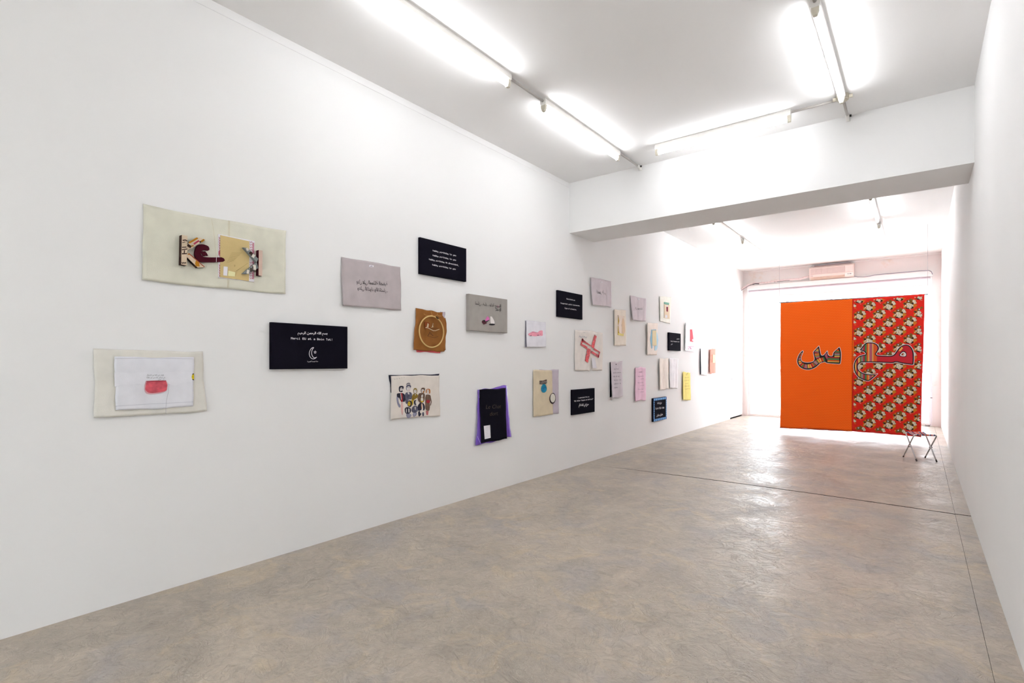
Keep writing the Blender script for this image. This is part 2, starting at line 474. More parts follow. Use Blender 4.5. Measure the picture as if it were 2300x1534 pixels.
def concrete():
    m = bpy.data.materials.new('sealed_concrete'); m.use_nodes = True; nt = m.node_tree; N = nt.nodes; L = nt.links
    b = N['Principled BSDF']
    g = N.new('ShaderNodeNewGeometry')
    def noise(scale, detail=6, rough=.6, dist=0.0, vec=None, sc=None):
        n = N.new('ShaderNodeTexNoise'); n.noise_dimensions = '2D'; n.inputs['Scale'].default_value = scale; n.inputs['Detail'].default_value = detail
        n.inputs['Roughness'].default_value = rough; n.inputs['Distortion'].default_value = dist
        mp = N.new('ShaderNodeMapping'); mp.inputs['Scale'].default_value = sc or (1, 1, 1)
        L.new(g.outputs['Position'], mp.inputs['Vector']); L.new(mp.outputs['Vector'], n.inputs['Vector'])
        return n
    def ramp(src, stops):
        r = N.new('ShaderNodeValToRGB'); e = r.color_ramp.elements
        while len(e) < len(stops): e.new(.5)
        for q, (p, c) in zip(e, stops): q.position = p; q.color = list(c)+[1]
        L.new(src, r.inputs['Fac']); return r.outputs['Color']
    def mix(f, a, c, typ='MIX', fv=None):
        x = N.new('ShaderNodeMix'); x.data_type = 'RGBA'; x.blend_type = typ
        if fv is not None: x.inputs['Factor'].default_value = fv
        else: L.new(f, x.inputs['Factor'])
        if isinstance(a, tuple): x.inputs['A'].default_value = list(a)+[1]
        else: L.new(a, x.inputs['A'])
        if isinstance(c, tuple): x.inputs['B'].default_value = list(c)+[1]
        else: L.new(c, x.inputs['B'])
        return x.outputs['Result']
    big = noise(1.5, 5, .66, .5, sc=(1.0, .8, 1))
    base = ramp(big.outputs['Fac'], [(.28, (.345, .30, .25)), (.45, (.41, .355, .292)), (.58, (.455, .39, .32)), (.74, (.505, .434, .353))])
    cool = noise(2.2, 3, .62, .4, sc=(1, .9, 1))
    base = mix(ramp(cool.outputs['Fac'], [(.50, (0, 0, 0)), (.70, (.7, .7, .7))]), base, (.385, .355, .34))
    warm = noise(3.2, 4, .68, .8)
    base = mix(ramp(warm.outputs['Fac'], [(.54, (0, 0, 0)), (.70, (.6, .6, .6))]), base, (.53, .43, .30))
    det = noise(11.0, 6, .78, .9, sc=(1, 1.2, 1))
    base = mix(None, base, ramp(det.outputs['Fac'], [(.28, (.82, .82, .82)), (.48, (.98, .98, .98)), (.56, (1.02, 1.02, 1.02)), (.74, (1.17, 1.165, 1.15))]), 'MULTIPLY', 1.0)
    flake = noise(4.5, 7, .72, 1.8, sc=(1, 1.25, 1))
    fl = ramp(flake.outputs['Fac'], [(.485, (0, 0, 0)), (.50, (.55, .55, .55)), (.515, (0, 0, 0))])
    base = mix(fl, base, (.60, .54, .46))
    crack = noise(1.3, 6, .62, 2.6)
    ck = ramp(crack.outputs['Fac'], [(.5045, (0, 0, 0)), (.507, (.6, .6, .6)), (.5095, (0, 0, 0))])
    soft = mix(ck, base, (.22, .19, .16))
    L.new(soft, b.inputs['Base Color'])
    rr = ramp(cool.outputs['Fac'], [(.35, (.30, .30, .30)), (.7, (.48, .48, .48))])
    L.new(rr, b.inputs['Roughness'])
    b.inputs['Specular IOR Level'].default_value = .28
    h1 = noise(5.0, 5, .62, 1.0); h2 = flake; h3 = noise(38, 2, .6)
    st = ramp(h2.outputs['Fac'], [(.47, (0, 0, 0)), (.52, (1, 1, 1))])
    a1 = N.new('ShaderNodeMath'); a1.operation = 'MULTIPLY_ADD'; L.new(h1.outputs['Fac'], a1.inputs[0]); a1.inputs[1].default_value = 2.4; L.new(st, a1.inputs[2])
    a2 = N.new('ShaderNodeMath'); a2.operation = 'MULTIPLY_ADD'; L.new(h3.outputs['Fac'], a2.inputs[0]); a2.inputs[1].default_value = .45; L.new(a1.outputs[0], a2.inputs[2])
    bp = N.new('ShaderNodeBump'); bp.inputs['Strength'].default_value = .5; bp.inputs['Distance'].default_value = .006
    L.new(a2.outputs[0], bp.inputs['Height']); L.new(bp.outputs['Normal'], b.inputs['Normal'])
    return m
CONC = concrete()
JDARK = mat('joint_dark', '#352e27', rough=1)  # dark brown base and slab sides, so the joint reads dark

def structure(name, mb, m, label, cat=None, smooth=False):
    return tag(mb.build(name, m, None, smooth), label, cat, None, 'structure')
mb = MB(); mb.box((-.2, YN-.2, -.16), (RW+.2, YB+.25, -.012))
floor = structure('floor', mb, JDARK, 'grey-brown sealed concrete floor with a straight expansion joint', 'floor')
def joint(x): return 6.812+.071*math.sin(math.pi*min(1, max(0, (x-.2)/4.6)))-.035*(x/4.2)**2*1.6
def slab(edge0, edge1, x0, x1):
    """concrete slab between two wavering edges, with slightly broken arrises"""
    mb = MB(); n = 60; rnd = random.Random(int(x0*100)+int(edge0(1)*10))
    top = []; topi = []
    xs = [x0+(x1-x0)*i/n for i in range(n+1)]
    jit = lambda: rnd.uniform(0, .0035)
    for e, sg in ((edge0, 1), (edge1, -1)):
        row = [(x, e(x)+sg*(.0015+(.0075+2*jit())*min(1, max(0, (x-.25)/1.2)))) for x in xs]; top.append(row)
    P = []
    for row in top:
        P += [(x, y, 0.0) for x, y in row]
    for row in top: P += [(x, y, -.012) for x, y in row]
    F = []; W = n+1
    for i in range(n):
        F.append((i, i+1, W+i+1, W+i)); F.append((2*W+i, 2*W+i+1, i+1, i)); F.append((W+i, W+i+1, 3*W+i+1, 3*W+i))
    F.append((0, W, 3*W, 2*W)); F.append((n, 2*W+n, 3*W+n, W+n))
    mb.add(P, F)
    for i, f in enumerate(F): mb.m[i] = 0 if i < 3*n and i % 3 == 0 else 1
    return mb.build('floor_slab', [CONC, JDARK], floor)
strip = 4.205
slab(lambda x: YN, lambda x: joint(x), 0.0, strip-.0008)
slab(lambda x: joint(x), lambda x: YB+.2, 0.0, strip-.0008)
slab(lambda x: YN, lambda x: 6.79, strip+.0008, RW)
slab(lambda x: 6.79, lambda x: YB+.2, strip+.0008, RW)

mb = MB(); mb.box((-.2, YN-.2, RH), (RW+.2, YB+.25, RH+.2)); structure('ceiling', mb, CEIL, 'matt off-white ceiling over the whole room', 'ceiling')
DY0, DY1, DZ = 14.43, 15.64, 2.545
mb = MB(); mb.box((-.2, YN-.2, 0), (0, DY0, RH)); mb.box((-.2, DY0, DZ), (0, DY1, RH)); mb.box((-.2, DY1, 0), (0, YB+.25, RH))
structure('wall_left', mb, WHITE, 'long white wall hung with the embroidered works', 'wall')
mb = MB(); mb.box((RW, YN-.2, 0), (RW+.2, YB+.25, RH)); structure('wall_right', mb, WHITE, 'bare white wall facing the hung works', 'wall')
NX0, NX1, NZ1 = 1.0, 3.9, 2.6
mb = MB(); mb.box((0, YN-.2, NZ1), (RW, YN, RH)); mb.box((0, YN-.2, 0), (NX0, YN, NZ1)); mb.box((NX1, YN-.2, 0), (RW, YN, NZ1)); structure('wall_near', mb, WHITE, 'white end wall on the near side of the room', 'wall')
mb = MB(); mb.box((0, BEAM0, BEAMZ), (RW, BEAM1, RH)); structure('ceiling_beam', mb, WHITE, 'deep white beam crossing the room below the ceiling', 'beam')
WX0, WX1, WZ1 = .13, 4.16, 3.50
mb = MB(); mb.box((0, YB, WZ1), (RW, YB+.25, RH)); mb.box((0, YB, 0), (WX0, YB+.25, WZ1)); mb.box((WX1, YB, 0), (RW, YB+.25, WZ1))
structure('wall_window', mb, LINTEL, 'stained plaster lintel and piers around the far window', 'wall')
mb = MB(); mb.box((0, YB-.02, RH-.035), (RW, YB, RH)); structure('trim_1', mb, WHITE, 'thin white cornice strip where far wall meets ceiling', 'trim')

mb = MB(); mb.box((0, YN, RH-.065), (.0035, BEAM0, RH)); structure('trim_2', mb, WHITE, 'narrow raised band along the top of the hung wall', 'trim')

# door flush in the left wall by the window
door = thing('door_1', (0, (DY0+DY1)/2, 0), 'flush white door in the left wall by the window', 'door'); door['kind'] = 'structure'
DOORP = mat('door_paint', '#eeebe6', rough=.5, var=.01)
mb = MB(); mb.bbox((-.045, DY0+.008, .035), (-.003, DY1-.008, DZ-.008), .003); mb.build('door_leaf', DOORP, door)
mb = MB(); mb.tube([(-.003, DY0+.09, 1.05), (.045, DY0+.09, 1.05), (.05, DY0+.19, 1.05)], .009); mb.build('door_handle', mat('brushed_steel', '#b9b9bb', rough=.35, metal=1), door)
mb = MB(); mb.box((-.2, DY0, 0), (-.05, DY1, DZ)); mb.build('door_void', mat('dark_gap', '#2c2a28', rough=1), door)

# window: frame, mullions, clear upper panes, obscured lower panes
win = thing('window_1', ((WX0+WX1)/2, YB+.1, 0), 'wide bright window wall glazed in four bays', 'window'); win['kind'] = 'structure'
FRAME = mat('white_frame_paint', '#efefef', rough=.5, var=.01)
YF0, YF1 = YB+.06, YB+.12
mulls = [1.105, 2.129, 3.138]
for x in [WX0+.025]+mulls+[WX1-.025]:
    mb = MB(); mb.bbox((x-.03, YF0, .0), (x+.03, YF1, WZ1), .004); mb.build('mullion', FRAME, win)
for z in (.03, 1.275, WZ1-.03):
    mb = MB(); mb.bbox((WX0, YF0-.012, z-.03), (WX1, YF1, z+.03), .004); mb.build('transom', FRAME, win)
mb = MB(); mb.bbox((WX0, YB-.03, 1.245), (WX1, YF0, 1.268), .004); mb.build('window_sill', FRAME, win)
def glassmat():
    m = bpy.data.materials.new('clear_pane'); m.use_nodes = True; nt = m.node_tree; nt.nodes.remove(nt.nodes['Principled BSDF'])
    t = nt.nodes.new('ShaderNodeBsdfTransparent'); t.inputs['Color'].default_value = (.95, .97, .97, 1)
    g = nt.nodes.new('ShaderNodeBsdfGlossy'); g.inputs['Roughness'].default_value = .02
    x = nt.nodes.new('ShaderNodeMixShader'); x.inputs[0].default_value = .05
    nt.links.new(t.outputs[0], x.inputs[1]); nt.links.new(g.outputs[0], x.inputs[2]); nt.links.new(x.outputs[0], nt.nodes['Material Output'].inputs[0]); return m
def frostmat():
    m = bpy.data.materials.new('obscured_pane'); m.use_nodes = True; nt = m.node_tree; nt.nodes.remove(nt.nodes['Principled BSDF'])
    t = nt.nodes.new('ShaderNodeBsdfTranslucent'); t.inputs['Color'].default_value = (.95, .95, .97, 1)
    g = nt.nodes.new('ShaderNodeBsdfDiffuse'); g.inputs['Color'].default_value = (.9, .9, .9, 1)
    n = nt.nodes.new('ShaderNodeTexNoise'); n.inputs['Scale'].default_value = 40
    x = nt.nodes.new('ShaderNodeMixShader')
    mr = nt.nodes.new('ShaderNodeMapRange'); mr.inputs['To Min'].default_value = .12; mr.inputs['To Max'].default_value = .22
    nt.links.new(n.outputs['Fac'], mr.inputs['Value']); nt.links.new(mr.outputs[0], x.inputs[0])
    nt.links.new(t.outputs[0], x.inputs[1]); nt.links.new(g.outputs[0], x.inputs[2]); nt.links.new(x.outputs[0], nt.nodes['Material Output'].inputs[0]); return m
GL, FR = glassmat(), frostmat()
xs = [WX0+.05]+mulls+[WX1-.05]
for i in range(4):
    a, b = xs[i]+(.03 if i else 0), xs[i+1]-(.03 if i < 3 else 0)
    mb = MB(); mb.box((a, YB+.088, 1.305), (b, YB+.094, WZ1-.06)); mb.build('glass_pane', GL, win)
    mb = MB(); mb.box((a, YB+.088, .06), (b, YB+.094, 1.245)); mb.build('obscured_pane', FR, win)
addglz = thing('added_glazing', ((NX0+NX1)/2, YN-.1, 0), 'added unseen glazing in the near wall, letting in fill daylight', 'window'); addglz['kind'] = 'structure'  # glazing added in the unseen near wall to light the room's near end
nxs = [NX0, (NX0*2+NX1)/3, (NX0+NX1*2)/3, NX1]
for x in nxs:
    mb = MB(); x_ = min(max(x, NX0+.03), NX1-.03); mb.bbox((x_-.03, YN-.13, 0), (x_+.03, YN-.07, NZ1), .004); mb.build('mullion', FRAME, addglz)
for z in (.03, NZ1-.03):
    mb = MB(); mb.bbox((NX0, YN-.13, z-.03), (NX1, YN-.07, z+.03), .004); mb.build('transom', FRAME, addglz)
for i in range(3):
    mb = MB(); mb.box((nxs[i]+.04, YN-.103, .06), (nxs[i+1]-.04, YN-.097, NZ1-.06)); mb.build('glass_pane', GL, addglz)
mb = MB(); mb.box((-12, YN-20, -.2), (16, YN-.21, -.03)); structure('pavement', mb, mat('pale_paving', '#cfcac2', rough=.9), 'pale pavement outside the added near glazing', 'pavement')
mb = MB(); mb.box((-12, YB+.26, -.2), (16, YB+25, -.03)); structure('pavement', mb, mat('pale_paving', '#cfcac2', rough=.9), 'pale sunlit pavement outside the window', 'pavement')

# ------------------------------------------------------------------ ceiling lamps and their conduit
ENAMEL = mat('white_enamel', '#e6e3de', rough=.4, var=.01)
CREAM = mat('cream_plastic', '#cdc6b6', rough=.5, var=.02)
STEEL = mat('galvanised_conduit', '#a8a6a6', rough=.45, var=.05, metal=.6)
PVC = mat('grey_pvc', '#b9b4b0', rough=.5, var=.02)
BRASSD = mat('dark_cap', '#3a3634', rough=.6)
def tubemat():
    m = bpy.data.materials.new('lit_tube'); m.use_nodes = True; nt = m.node_tree; nt.nodes.remove(nt.nodes['Principled BSDF'])
    e = nt.nodes.new('ShaderNodeEmission'); e.inputs['Color'].default_value = (.955, .968, 1.0, 1); e.inputs['Strength'].default_value = TUBE_STRENGTH
    nt.links.new(e.outputs[0], nt.nodes['Material Output'].inputs[0]); return m
LIT = tubemat()
def lamp(p0, p1, label):
    """batten with one bare tube; p0, p1 are the ends on the ceiling"""
    p0 = Vector((p0[0], p0[1], RH)); p1 = Vector((p1[0], p1[1], RH))
    d = (p1-p0).normalized(); n = Vector((-d.y, d.x, 0)); mid = (p0+p1)/2
    t = thing('fluorescent_lamp', mid-Vector((0,0,.125)), label, 'lamp', 'fluorescent battens on the ceiling')
    mb = MB()
    w0, w1, h = .026, .032, .062
    sec = [(-w0, 0), (-w1, -.018), (-w1, -h+.012), (-w1+.012, -h), (w1-.012, -h), (w1, -h+.012), (w1, -.018), (w0, 0)]
    P = []
    for q in (p0, p1): P += [q+n*x+Vector((0,0,z)) for x, z in sec]
    k = len(sec)
    mb.add(P, [(i, k+i, k+(i+1)%k, (i+1)%k) for i in range(k)]+[tuple(range(k)), tuple(range(2*k-1, k-1, -1))])
    mb.build('batten_housing', ENAMEL, t)
    zc = -.098
    a = p0+d*.035+Vector((0,0,zc)); b = p1-d*.035+Vector((0,0,zc))
    mb = MB(); mb.tube([a, b], .0165, 14); mb.build('tube', LIT, t, smooth=True)
    for q, sg in ((p0, 1), (p1, -1)):
        mb = MB(); c = q+d*sg*.017
        P = []
        for e in (-.016, .016):
            for x, z in ((-.024, -.055), (-.024, -.085), (-.013, -.118), (.013, -.118), (.024, -.085), (.024, -.055)):
                P.append(c+d*e+n*x+Vector((0,0,z)))
        mb.add(P, [(i, 6+i, 6+(i+1)%6, (i+1)%6) for i in range(6)]+[tuple(range(6)), tuple(range(11, 5, -1))])
        mb.build('tube_holder', CREAM, t)
    return t
XL, XR = 1.06, 3.35
lamp((XL, 2.10), (XL, 3.66), 'fluorescent batten over the hung wall, farthest from the beam')
lamp((XL, 4.19), (XL, 5.79), 'fluorescent batten over the hung wall, ending just before the beam')
lamp((1.485, 5.905), (2.905, 5.905), 'fluorescent batten running parallel to the face of the beam')
lamp((XR, 4.19), (XR, 5.79), 'fluorescent batten ending at the round junction box')
lamp((XL, 9.50), (XL, 11.15), 'fluorescent batten just behind the beam on the hung wall side')
lamp((XL, 11.42), (XL, 13.05), 'fluorescent batten nearest the window on the hung wall side')
lamp((XR, 9.50), (XR, 11.13), 'fluorescent batten just behind the beam on the bare wall side')
lamp((XR, 11.60), (XR, 13.05), 'fluorescent batten nearest the window on the bare wall side')
for x in (XL, XR):  # unseen battens added to light the near part of the room
    for y in () if x == XL else (2.1, -.05, -2.2):
        lamp((x, y), (x, y+1.56), 'added fluorescent batten, out of view, to light the near end')
def conduit(pts, label, r=.012, m=None, n=8):
    mb = MB(); mb.tube(pts, r, n); o = mb.build('conduit', m or PVC, None, smooth=True)
    return tag(o, label, 'conduit', 'conduits on the ceiling')
zc = RH-.024
conduit([(XL, 3.665, zc), (XL, 4.185, zc)], 'short grey conduit linking the two battens over the hung wall')
conduit([(XL+.015, 5.795, zc), (XL+.015, 6.30, zc)], 'grey conduit from the hung wall batten towards the beam')
conduit([(2.91, 5.905, zc), (XR-.05, 5.905, zc)], 'grey conduit from the beam-side batten to the ceiling junction box')
conduit([(XR, 3.665, zc), (XR, 4.185, zc)], 'grey conduit entering the junction box batten at its near end')
conduit([(XR, 5.96, zc), (XR-.005, 6.33, zc)], 'short conduit from the junction box to the beam')
conduit([(XL, 11.155, zc), (XL, 11.415, zc)], 'short conduit between hung wall battens behind the beam')
conduit([(XR, 11.135, zc), (XR, 11.595, zc)], 'short conduit between bare wall battens behind the beam')
# junction box under the right row
jb = thing('junction_box', (XR, 5.87, RH-.06), 'round cream junction box at the corner of two conduits', 'junction box')
mb = MB(); mb.tube([(XR, 5.875, RH-.001), (XR, 5.875, RH-.045), (XR, 5.875, RH-.05)], [.052, .052, .044], 18); mb.build('box_body', CREAM, jb)
mb = MB(); mb.tube([(XR, 5.875, RH-.05), (XR, 5.875, RH-.056)], .040, 18); mb.build('box_cover', CREAM, jb)
for a in (0, math.pi/2, math.pi):
    mb = MB(); mb.tube([(XR+.052*math.cos(a), 5.875+.052*math.sin(a), RH-.026), (XR+.08*math.cos(a), 5.875+.08*math.sin(a), RH-.026)], .017, 10); mb.build('socket', CREAM, jb)
for x, lab in ((XL+.015, 'small white pipe elbow with dark screw on the beam near the hung wall'), (XR-.005, 'small white pipe elbow with dark screw on the beam below the junction box')):
    e = thing('pipe_elbow', (x, 6.35, RH-.06), lab, 'pipe fitting', 'pipe elbows at the beam')
    mb = MB(); mb.tube([(x, 6.31, zc), (x, 6.36, zc), (x, 6.385, zc-.012), (x, 6.398, zc-.035)], .019, 10); mb.build('elbow_body', ENAMEL, e, smooth=True)
    mb = MB(); mb.tube([(x+.018, 6.355, zc), (x+.034, 6.355, zc)], .012, 8); mb.build('screw_cap', BRASSD, e)

# ------------------------------------------------------------------ far end: air conditioner, blind, pipes
ACP = mat('aged_ivory_plastic', '#e6d7d0', rough=.5, var=.02)
ACG = mat('grille_grey', '#cdbcba', rough=.7, var=.03)
x0, x1, z0, z1 = 1.675, 2.645, 3.622, 3.915
ya = YB-.24
ac = thing('air_conditioner', ((x0+x1)/2, YB, z0), 'ivory split air conditioner high on the far wall', 'air conditioner')
mb = MB(); P = []
prof = [(YB, z0+.02), (YB-.16, z0), (ya, z0+.06), (ya, z1), (YB-.12, z1+.055), (YB, z1+.06)]
for x in (x0, x1): P += [(x, y, z) for y, z in prof]
k = len(prof); mb.add(P, [(i, (i+1)%k, k+(i+1)%k, k+i) for i in range(k)]+[tuple(range(k-1, -1, -1)), tuple(range(k, 2*k))]); mb.build('casing', ACP, ac)
gx1 = x0+.78
for i in range(6):
    a = x0+.03+i*.126; mb = MB(); mb.box((a, ya-.006, z0+.125), (a+.12, ya+.01, z1-.022)); g = mb.build('intake_panel', ACG, ac)
    mb2 = MB()
    for j in range(9): mb2.box((a+.004, ya-.010, z0+.134+j*.0165), (a+.116, ya-.006, z0+.140+j*.0165))
    mb2.build('louvre', ACP, g)
mb = MB(); mb.bbox((gx1+.01, ya-.008, z0+.125), (x1-.02, ya+.01, z1-.022), .003); mb.build('control_panel', mat('ivory_panel', '#e9d8d3', rough=.5), ac)
mb = MB(); mb.add([(x0+.03, ya-.004, z0+.058), (x1-.2, ya-.004, z0+.058), (x1-.2, YB-.165, z0-.004), (x0+.03, YB-.165, z0-.004)], [(0,3,2,1), (0,1,2,3)]); mb.build('outlet_flap', mat('peach_flap', '#f1dccd', rough=.5), ac)
mb = MB(); mb.bbox((x1-.19, ya-.012, z0+.03), (x1-.01, ya+.05, z0+.1), .004); d = mb.build('display', ENAMEL, ac)
mb = MB(); mb.box((x1-.13, ya-.014, z0+.062), (x1-.105, ya-.011, z0+.075)); mb.box((x1-.09, ya-.014, z0+.062), (x1-.05, ya-.011, z0+.078)); mb.build('indicator', mat('dark_indicator', '#6d6470', rough=.4), d)
mb = MB(); mb.box((x0+.03, ya-.012, z0+.088), (x0+.085, ya-.004, z0+.097)); mb.build('badge', mat('badge_grey', '#b7a9b0', rough=.5), ac)
mb = MB(); mb.box((x0+.1, YB-.12, z1+.057), (x1-.08, YB-.005, RH-.04)); mb.build('top_grille', mat('dusty_grille', '#a79a9c', rough=.9), ac)

bl = thing('roller_blind', ((WX0+WX1)/2, YB-.06, 3.28), 'white roller blind rolled up over the far window', 'blind')
BW = mat('blind_white', '#f2f0f0', rough=.6, var=.01)
mb = MB(); mb.bbox((WX0+.01, YB-.15, 3.49), (WX1+.01, YB-.001, 3.615), .012); mb.build('blind_housing', BW, bl)
mb = MB(); mb.tube([(WX0+.04, YB-.07, 3.462), (WX1-.03, YB-.07, 3.462)], .026, 12); mb.build('roller', mat('lilac_shadow_vinyl', '#c9bfca', rough=.6), bl)  # lilac-grey colour stands in for the shadow line under the housing
def sheer(name, col, tr=.55):
    m = bpy.data.materials.new(name); m.use_nodes = True; nt = m.node_tree; nt.nodes.remove(nt.nodes['Principled BSDF'])
    t = nt.nodes.new('ShaderNodeBsdfTranslucent'); t.inputs['Color'].default_value = list(col)+[1]
    g = nt.nodes.new('ShaderNodeBsdfDiffuse'); g.inputs['Color'].default_value = list(col)+[1]
    x = nt.nodes.new('ShaderNodeMixShader'); x.inputs[0].default_value = 1-tr
    nt.links.new(t.outputs[0], x.inputs[1]); nt.links.new(g.outputs[0], x.inputs[2]); nt.links.new(x.outputs[0], nt.nodes['Material Output'].inputs[0]); return m
mb = MB(); mb.box((WX0+.05, YB-.092, 3.30), (WX1-.04, YB-.089, 3.46)); mb.build('blind_fabric', sheer('blind_cloth', (.86, .84, .86), .25), bl)
mb = MB(); mb.bbox((WX0+.05, YB-.100, 3.275), (WX1-.04, YB-.082, 3.302), .005); mb.build('bottom_rail', BW, bl)
mb = MB(); mb.tube([(WX1-.01, YB-.1, 3.46), (WX1-.008, YB-.1, 3.2), (WX1-.006, YB-.1, 2.2), (WX1-.004, YB-.1, 1.5)], .004, 6); mb.build('pull_cord', BW, bl)

LAG = mat('pinkish_lagging', '#dccbcb', rough=.9, var=.08, vscale=25)
pip = thing('lagged_pipe', (.9, YB-.05, 3.5), 'lagged refrigerant pipe with frayed tape, leading into the air conditioner', 'pipe')
yp = YB-.2
path = [(.012, 3.515), (.10, 3.575), (.20, 3.63), (.29, 3.658), (.45, 3.655), (.60, 3.652), (.84, 3.668), (1.05, 3.678), (1.22, 3.684), (1.45, 3.672), (1.56, 3.70), (1.675, 3.715)]
rn = random.Random(4)
mb = MB(); mb.tube([(x, yp, z) for x, z in path], [.026, .027, .028, .02, .021, .024, .019, .024, .027, .026, .027, .028], 9); mb.build('lagging', LAG, pip, smooth=True)
for run, r_ in (([(x, yp-.012, z-.026) for x, z in path[:4]], .007), ([(x, yp-.012, z-.022) for x, z in path[6:9]], .006), ([(.30, yp-.02, 3.63), (.38, yp-.025, 3.645), (.47, yp-.02, 3.632)], .012)):
    mb = MB(); mb.tube(run, r_, 6); mb.build('bare_tube', mat('dark_tube', '#4c464c', rough=.6), pip)
for i, (x, z) in enumerate(((.30, 3.67), (.36, 3.69), (.52, 3.66), (.58, 3.675), (.66, 3.64), (.78, 3.67), (.88, 3.655))):
    mb = MB(); p = Vector((x, yp-.03, z)); mb.tube([p, p+Vector((rn.uniform(-.05, .05), -.01, rn.uniform(-.03, .03))), p+Vector((rn.uniform(-.07, .07), -.02, rn.uniform(-.03, .035)))], [.012, .009, .004], 5); mb.build('torn_tape', LAG, pip)
mb = MB(); mb.tube([(2.645, YB-.2, 3.632), (2.72, YB-.19, 3.602), (2.86, YB-.18, 3.59), (2.98, YB-.17, 3.602), (3.07, YB-.165, 3.618), (3.5, YB-.16, 3.626), (3.95, YB-.16, 3.628), (4.10, YB-.16, 3.62), (4.15, YB-.16, 3.58), (4.165, YB-.16, 3.52)], .0075, 7)
tag(mb.build('cable', mat('cable_grey', '#8f8a9a', rough=.6), None, smooth=True), 'thin grey cable from the air conditioner to the blind end', 'cable')
mb = MB(); mb.tube([(4.148, YB-.02, 1.24), (4.146, YB-.02, .10), (4.13, YB-.022, .035), (4.03, YB-.03, .014)], .011, 7)
pc = thing('wall_pipe', (4.1, YB-.02, 0), 'thin white pipe bending onto the floor beside far window', 'pipe')
mb.build('pipe_run', mat('offwhite_pvc', '#dcd8de', rough=.5), pc, smooth=True)
mb = MB(); mb.tube([(4.12, YB-.03, .012), (4.03, YB-.03, .012), (4.045, YB-.03, .03)], .011, 7); mb.build('pipe_foot', BRASSD, pc)
mb = MB(); mb.box((4.13, YB-.035, .66), (4.165, YB-.003, .675)); mb.build('pipe_clip', BRASSD, pc)

# ------------------------------------------------------------------ works on the left wall
G = 'embroidered works on the long wall'
INK = mat('black_thread', '#221d22', rough=.8, var=.02); WTH = mat('white_thread', '#eeebee', rough=.8, var=.02)
NAVY = fab('black_velvet_cloth', '#15131d', var=.1, k=1.0, bump=.15, spec=.05)
def lines_of(w, name, m, rows):
    for r in rows:
        kw = r[4] if len(r) > 4 else {}
        mb = MB(); w.words(mb, r[0], r[1], r[2], r[3], **kw); mb.build(name, m, w.root)['kind'] = 'stuff'
ST = dict(style='stitch'); AR = dict(ar=True, fat=.015); MI = dict(ar=True, mirror=True, eps=.003)
def piece(w, name, m, fn, parent=None, label=None, kind=None):
    mb = MB(); fn(mb); o = mb.build(name, m, parent or w.root)
    if label: o['label'] = label
    if kind: o['kind'] = kind
    return o

# 1 cream cloth with stuffed letters -----------------------------------------------------------
w = Work('textile_collage', 'wide cream cloth with stuffed patchwork letters and maroon felt letter', 'textile art', (300, 440, .156522), G)
CRM = fab('cream_linen', '#d0cebf'); BEI = fab('beige_print', '#c9b69e'); MAR = fab('maroon_felt', '#4a1322', k=1.0)
OCH = fab('ochre_print', '#a5701f'); DKB = fab('dark_brown_print', '#3a2a26'); GRY = fab('grey_check', '#7f8483'); PKB = fab('pinkish_beige', '#c3aa9c')
TAN = fab('tan_cotton', '#c5af7d'); RED = fab('red_embroidery', '#b03a55', k=1.0); WHC = fab('white_cotton', '#dcd9de'); LYE = fab('pale_yellow_paper', '#dad7a8')
w.cloth((135,122), (2190,508), (2178,1415), (125,1210), CRM, offs=(.008,.008,.01,.014), amp=.0018, folds=2, seed=1, nu=40, part='cream_cloth')
def seams(mb):
    w.line(mb, [(1362,352), (1358,700), (1345,1318)], .0035); w.line(mb, [(1378,358), (1375,700), (1362,1320)], .003)
    w.line(mb, [(1120,330), (1150,500), (1175,800), (1190,940)], .002)
piece(w, 'seam', fab('seam_thread', '#c2b99f'), seams)
T = .034
def k1(mb):
    w.mean = .05
    w.poly(mb, [(690,560), (772,575), (762,1000), (680,985)], T+.008, 0, smi=1)
k = piece(w, 'letter_stem', [BEI, DKB], k1)
def k1m(mb):
    e = T+.0095
    w.line(mb, [(700,640), (740,634), (768,650)], .007, e); w.line(mb, [(695,672), (740,662)], .004, e); w.line(mb, [(690,740), (755,735)], .006, e)
    w.line(mb, [(688,775), (770,762)], .006, e); w.line(mb, [(690,832), (762,828)], .007, e); w.line(mb, [(728,780), (722,830)], .006, e)
    w.line(mb, [(688,955), (700,970), (715,958), (730,966), (750,957)], .007, e)
piece(w, 'printed_lines', DKB, k1m, k, kind='stuff')
a1 = piece(w, 'letter_arm', [BEI, DKB], lambda mb: w.poly(mb, [(772,690), (925,592), (1040,622), (855,742), (768,785)], T, smi=1))
def a1m(mb):
    e = T+.0015
    w.line(mb, [(800,672), (925,602)], .011, e, 0); w.line(mb, [(776,700), (830,735)], .018, e, 1); w.line(mb, [(975,655), (1020,625)], .012, e, 0)
    w.line(mb, [(870,690), (905,665), (945,640)], .010, e, 2); w.line(mb, [(955,668), (970,650)], .010, e, 1); w.line(mb, [(830,720), (868,715)], .007, e, 0)
piece(w, 'printed_pattern', [OCH, DKB, RED], a1m, a1)
a2 = piece(w, 'letter_arm', [BEI, DKB], lambda mb: w.poly(mb, [(764,798), (800,822), (1030,1022), (925,1028), (764,870)], T, smi=1))
def a2m(mb):
    e = T+.0015
    w.poly(mb, [(900,925), (945,955), (955,1012), (905,1010), (888,975)], e, 0); w.line(mb, [(800,826), (1022,1018)], .006, e, 1); w.line(mb, [(785,840), (812,828)], .007, e, 0)
piece(w, 'printed_pattern', [OCH, fab('rust_piping', '#a05038', k=1)], a2m, a2)
w.mean = .014
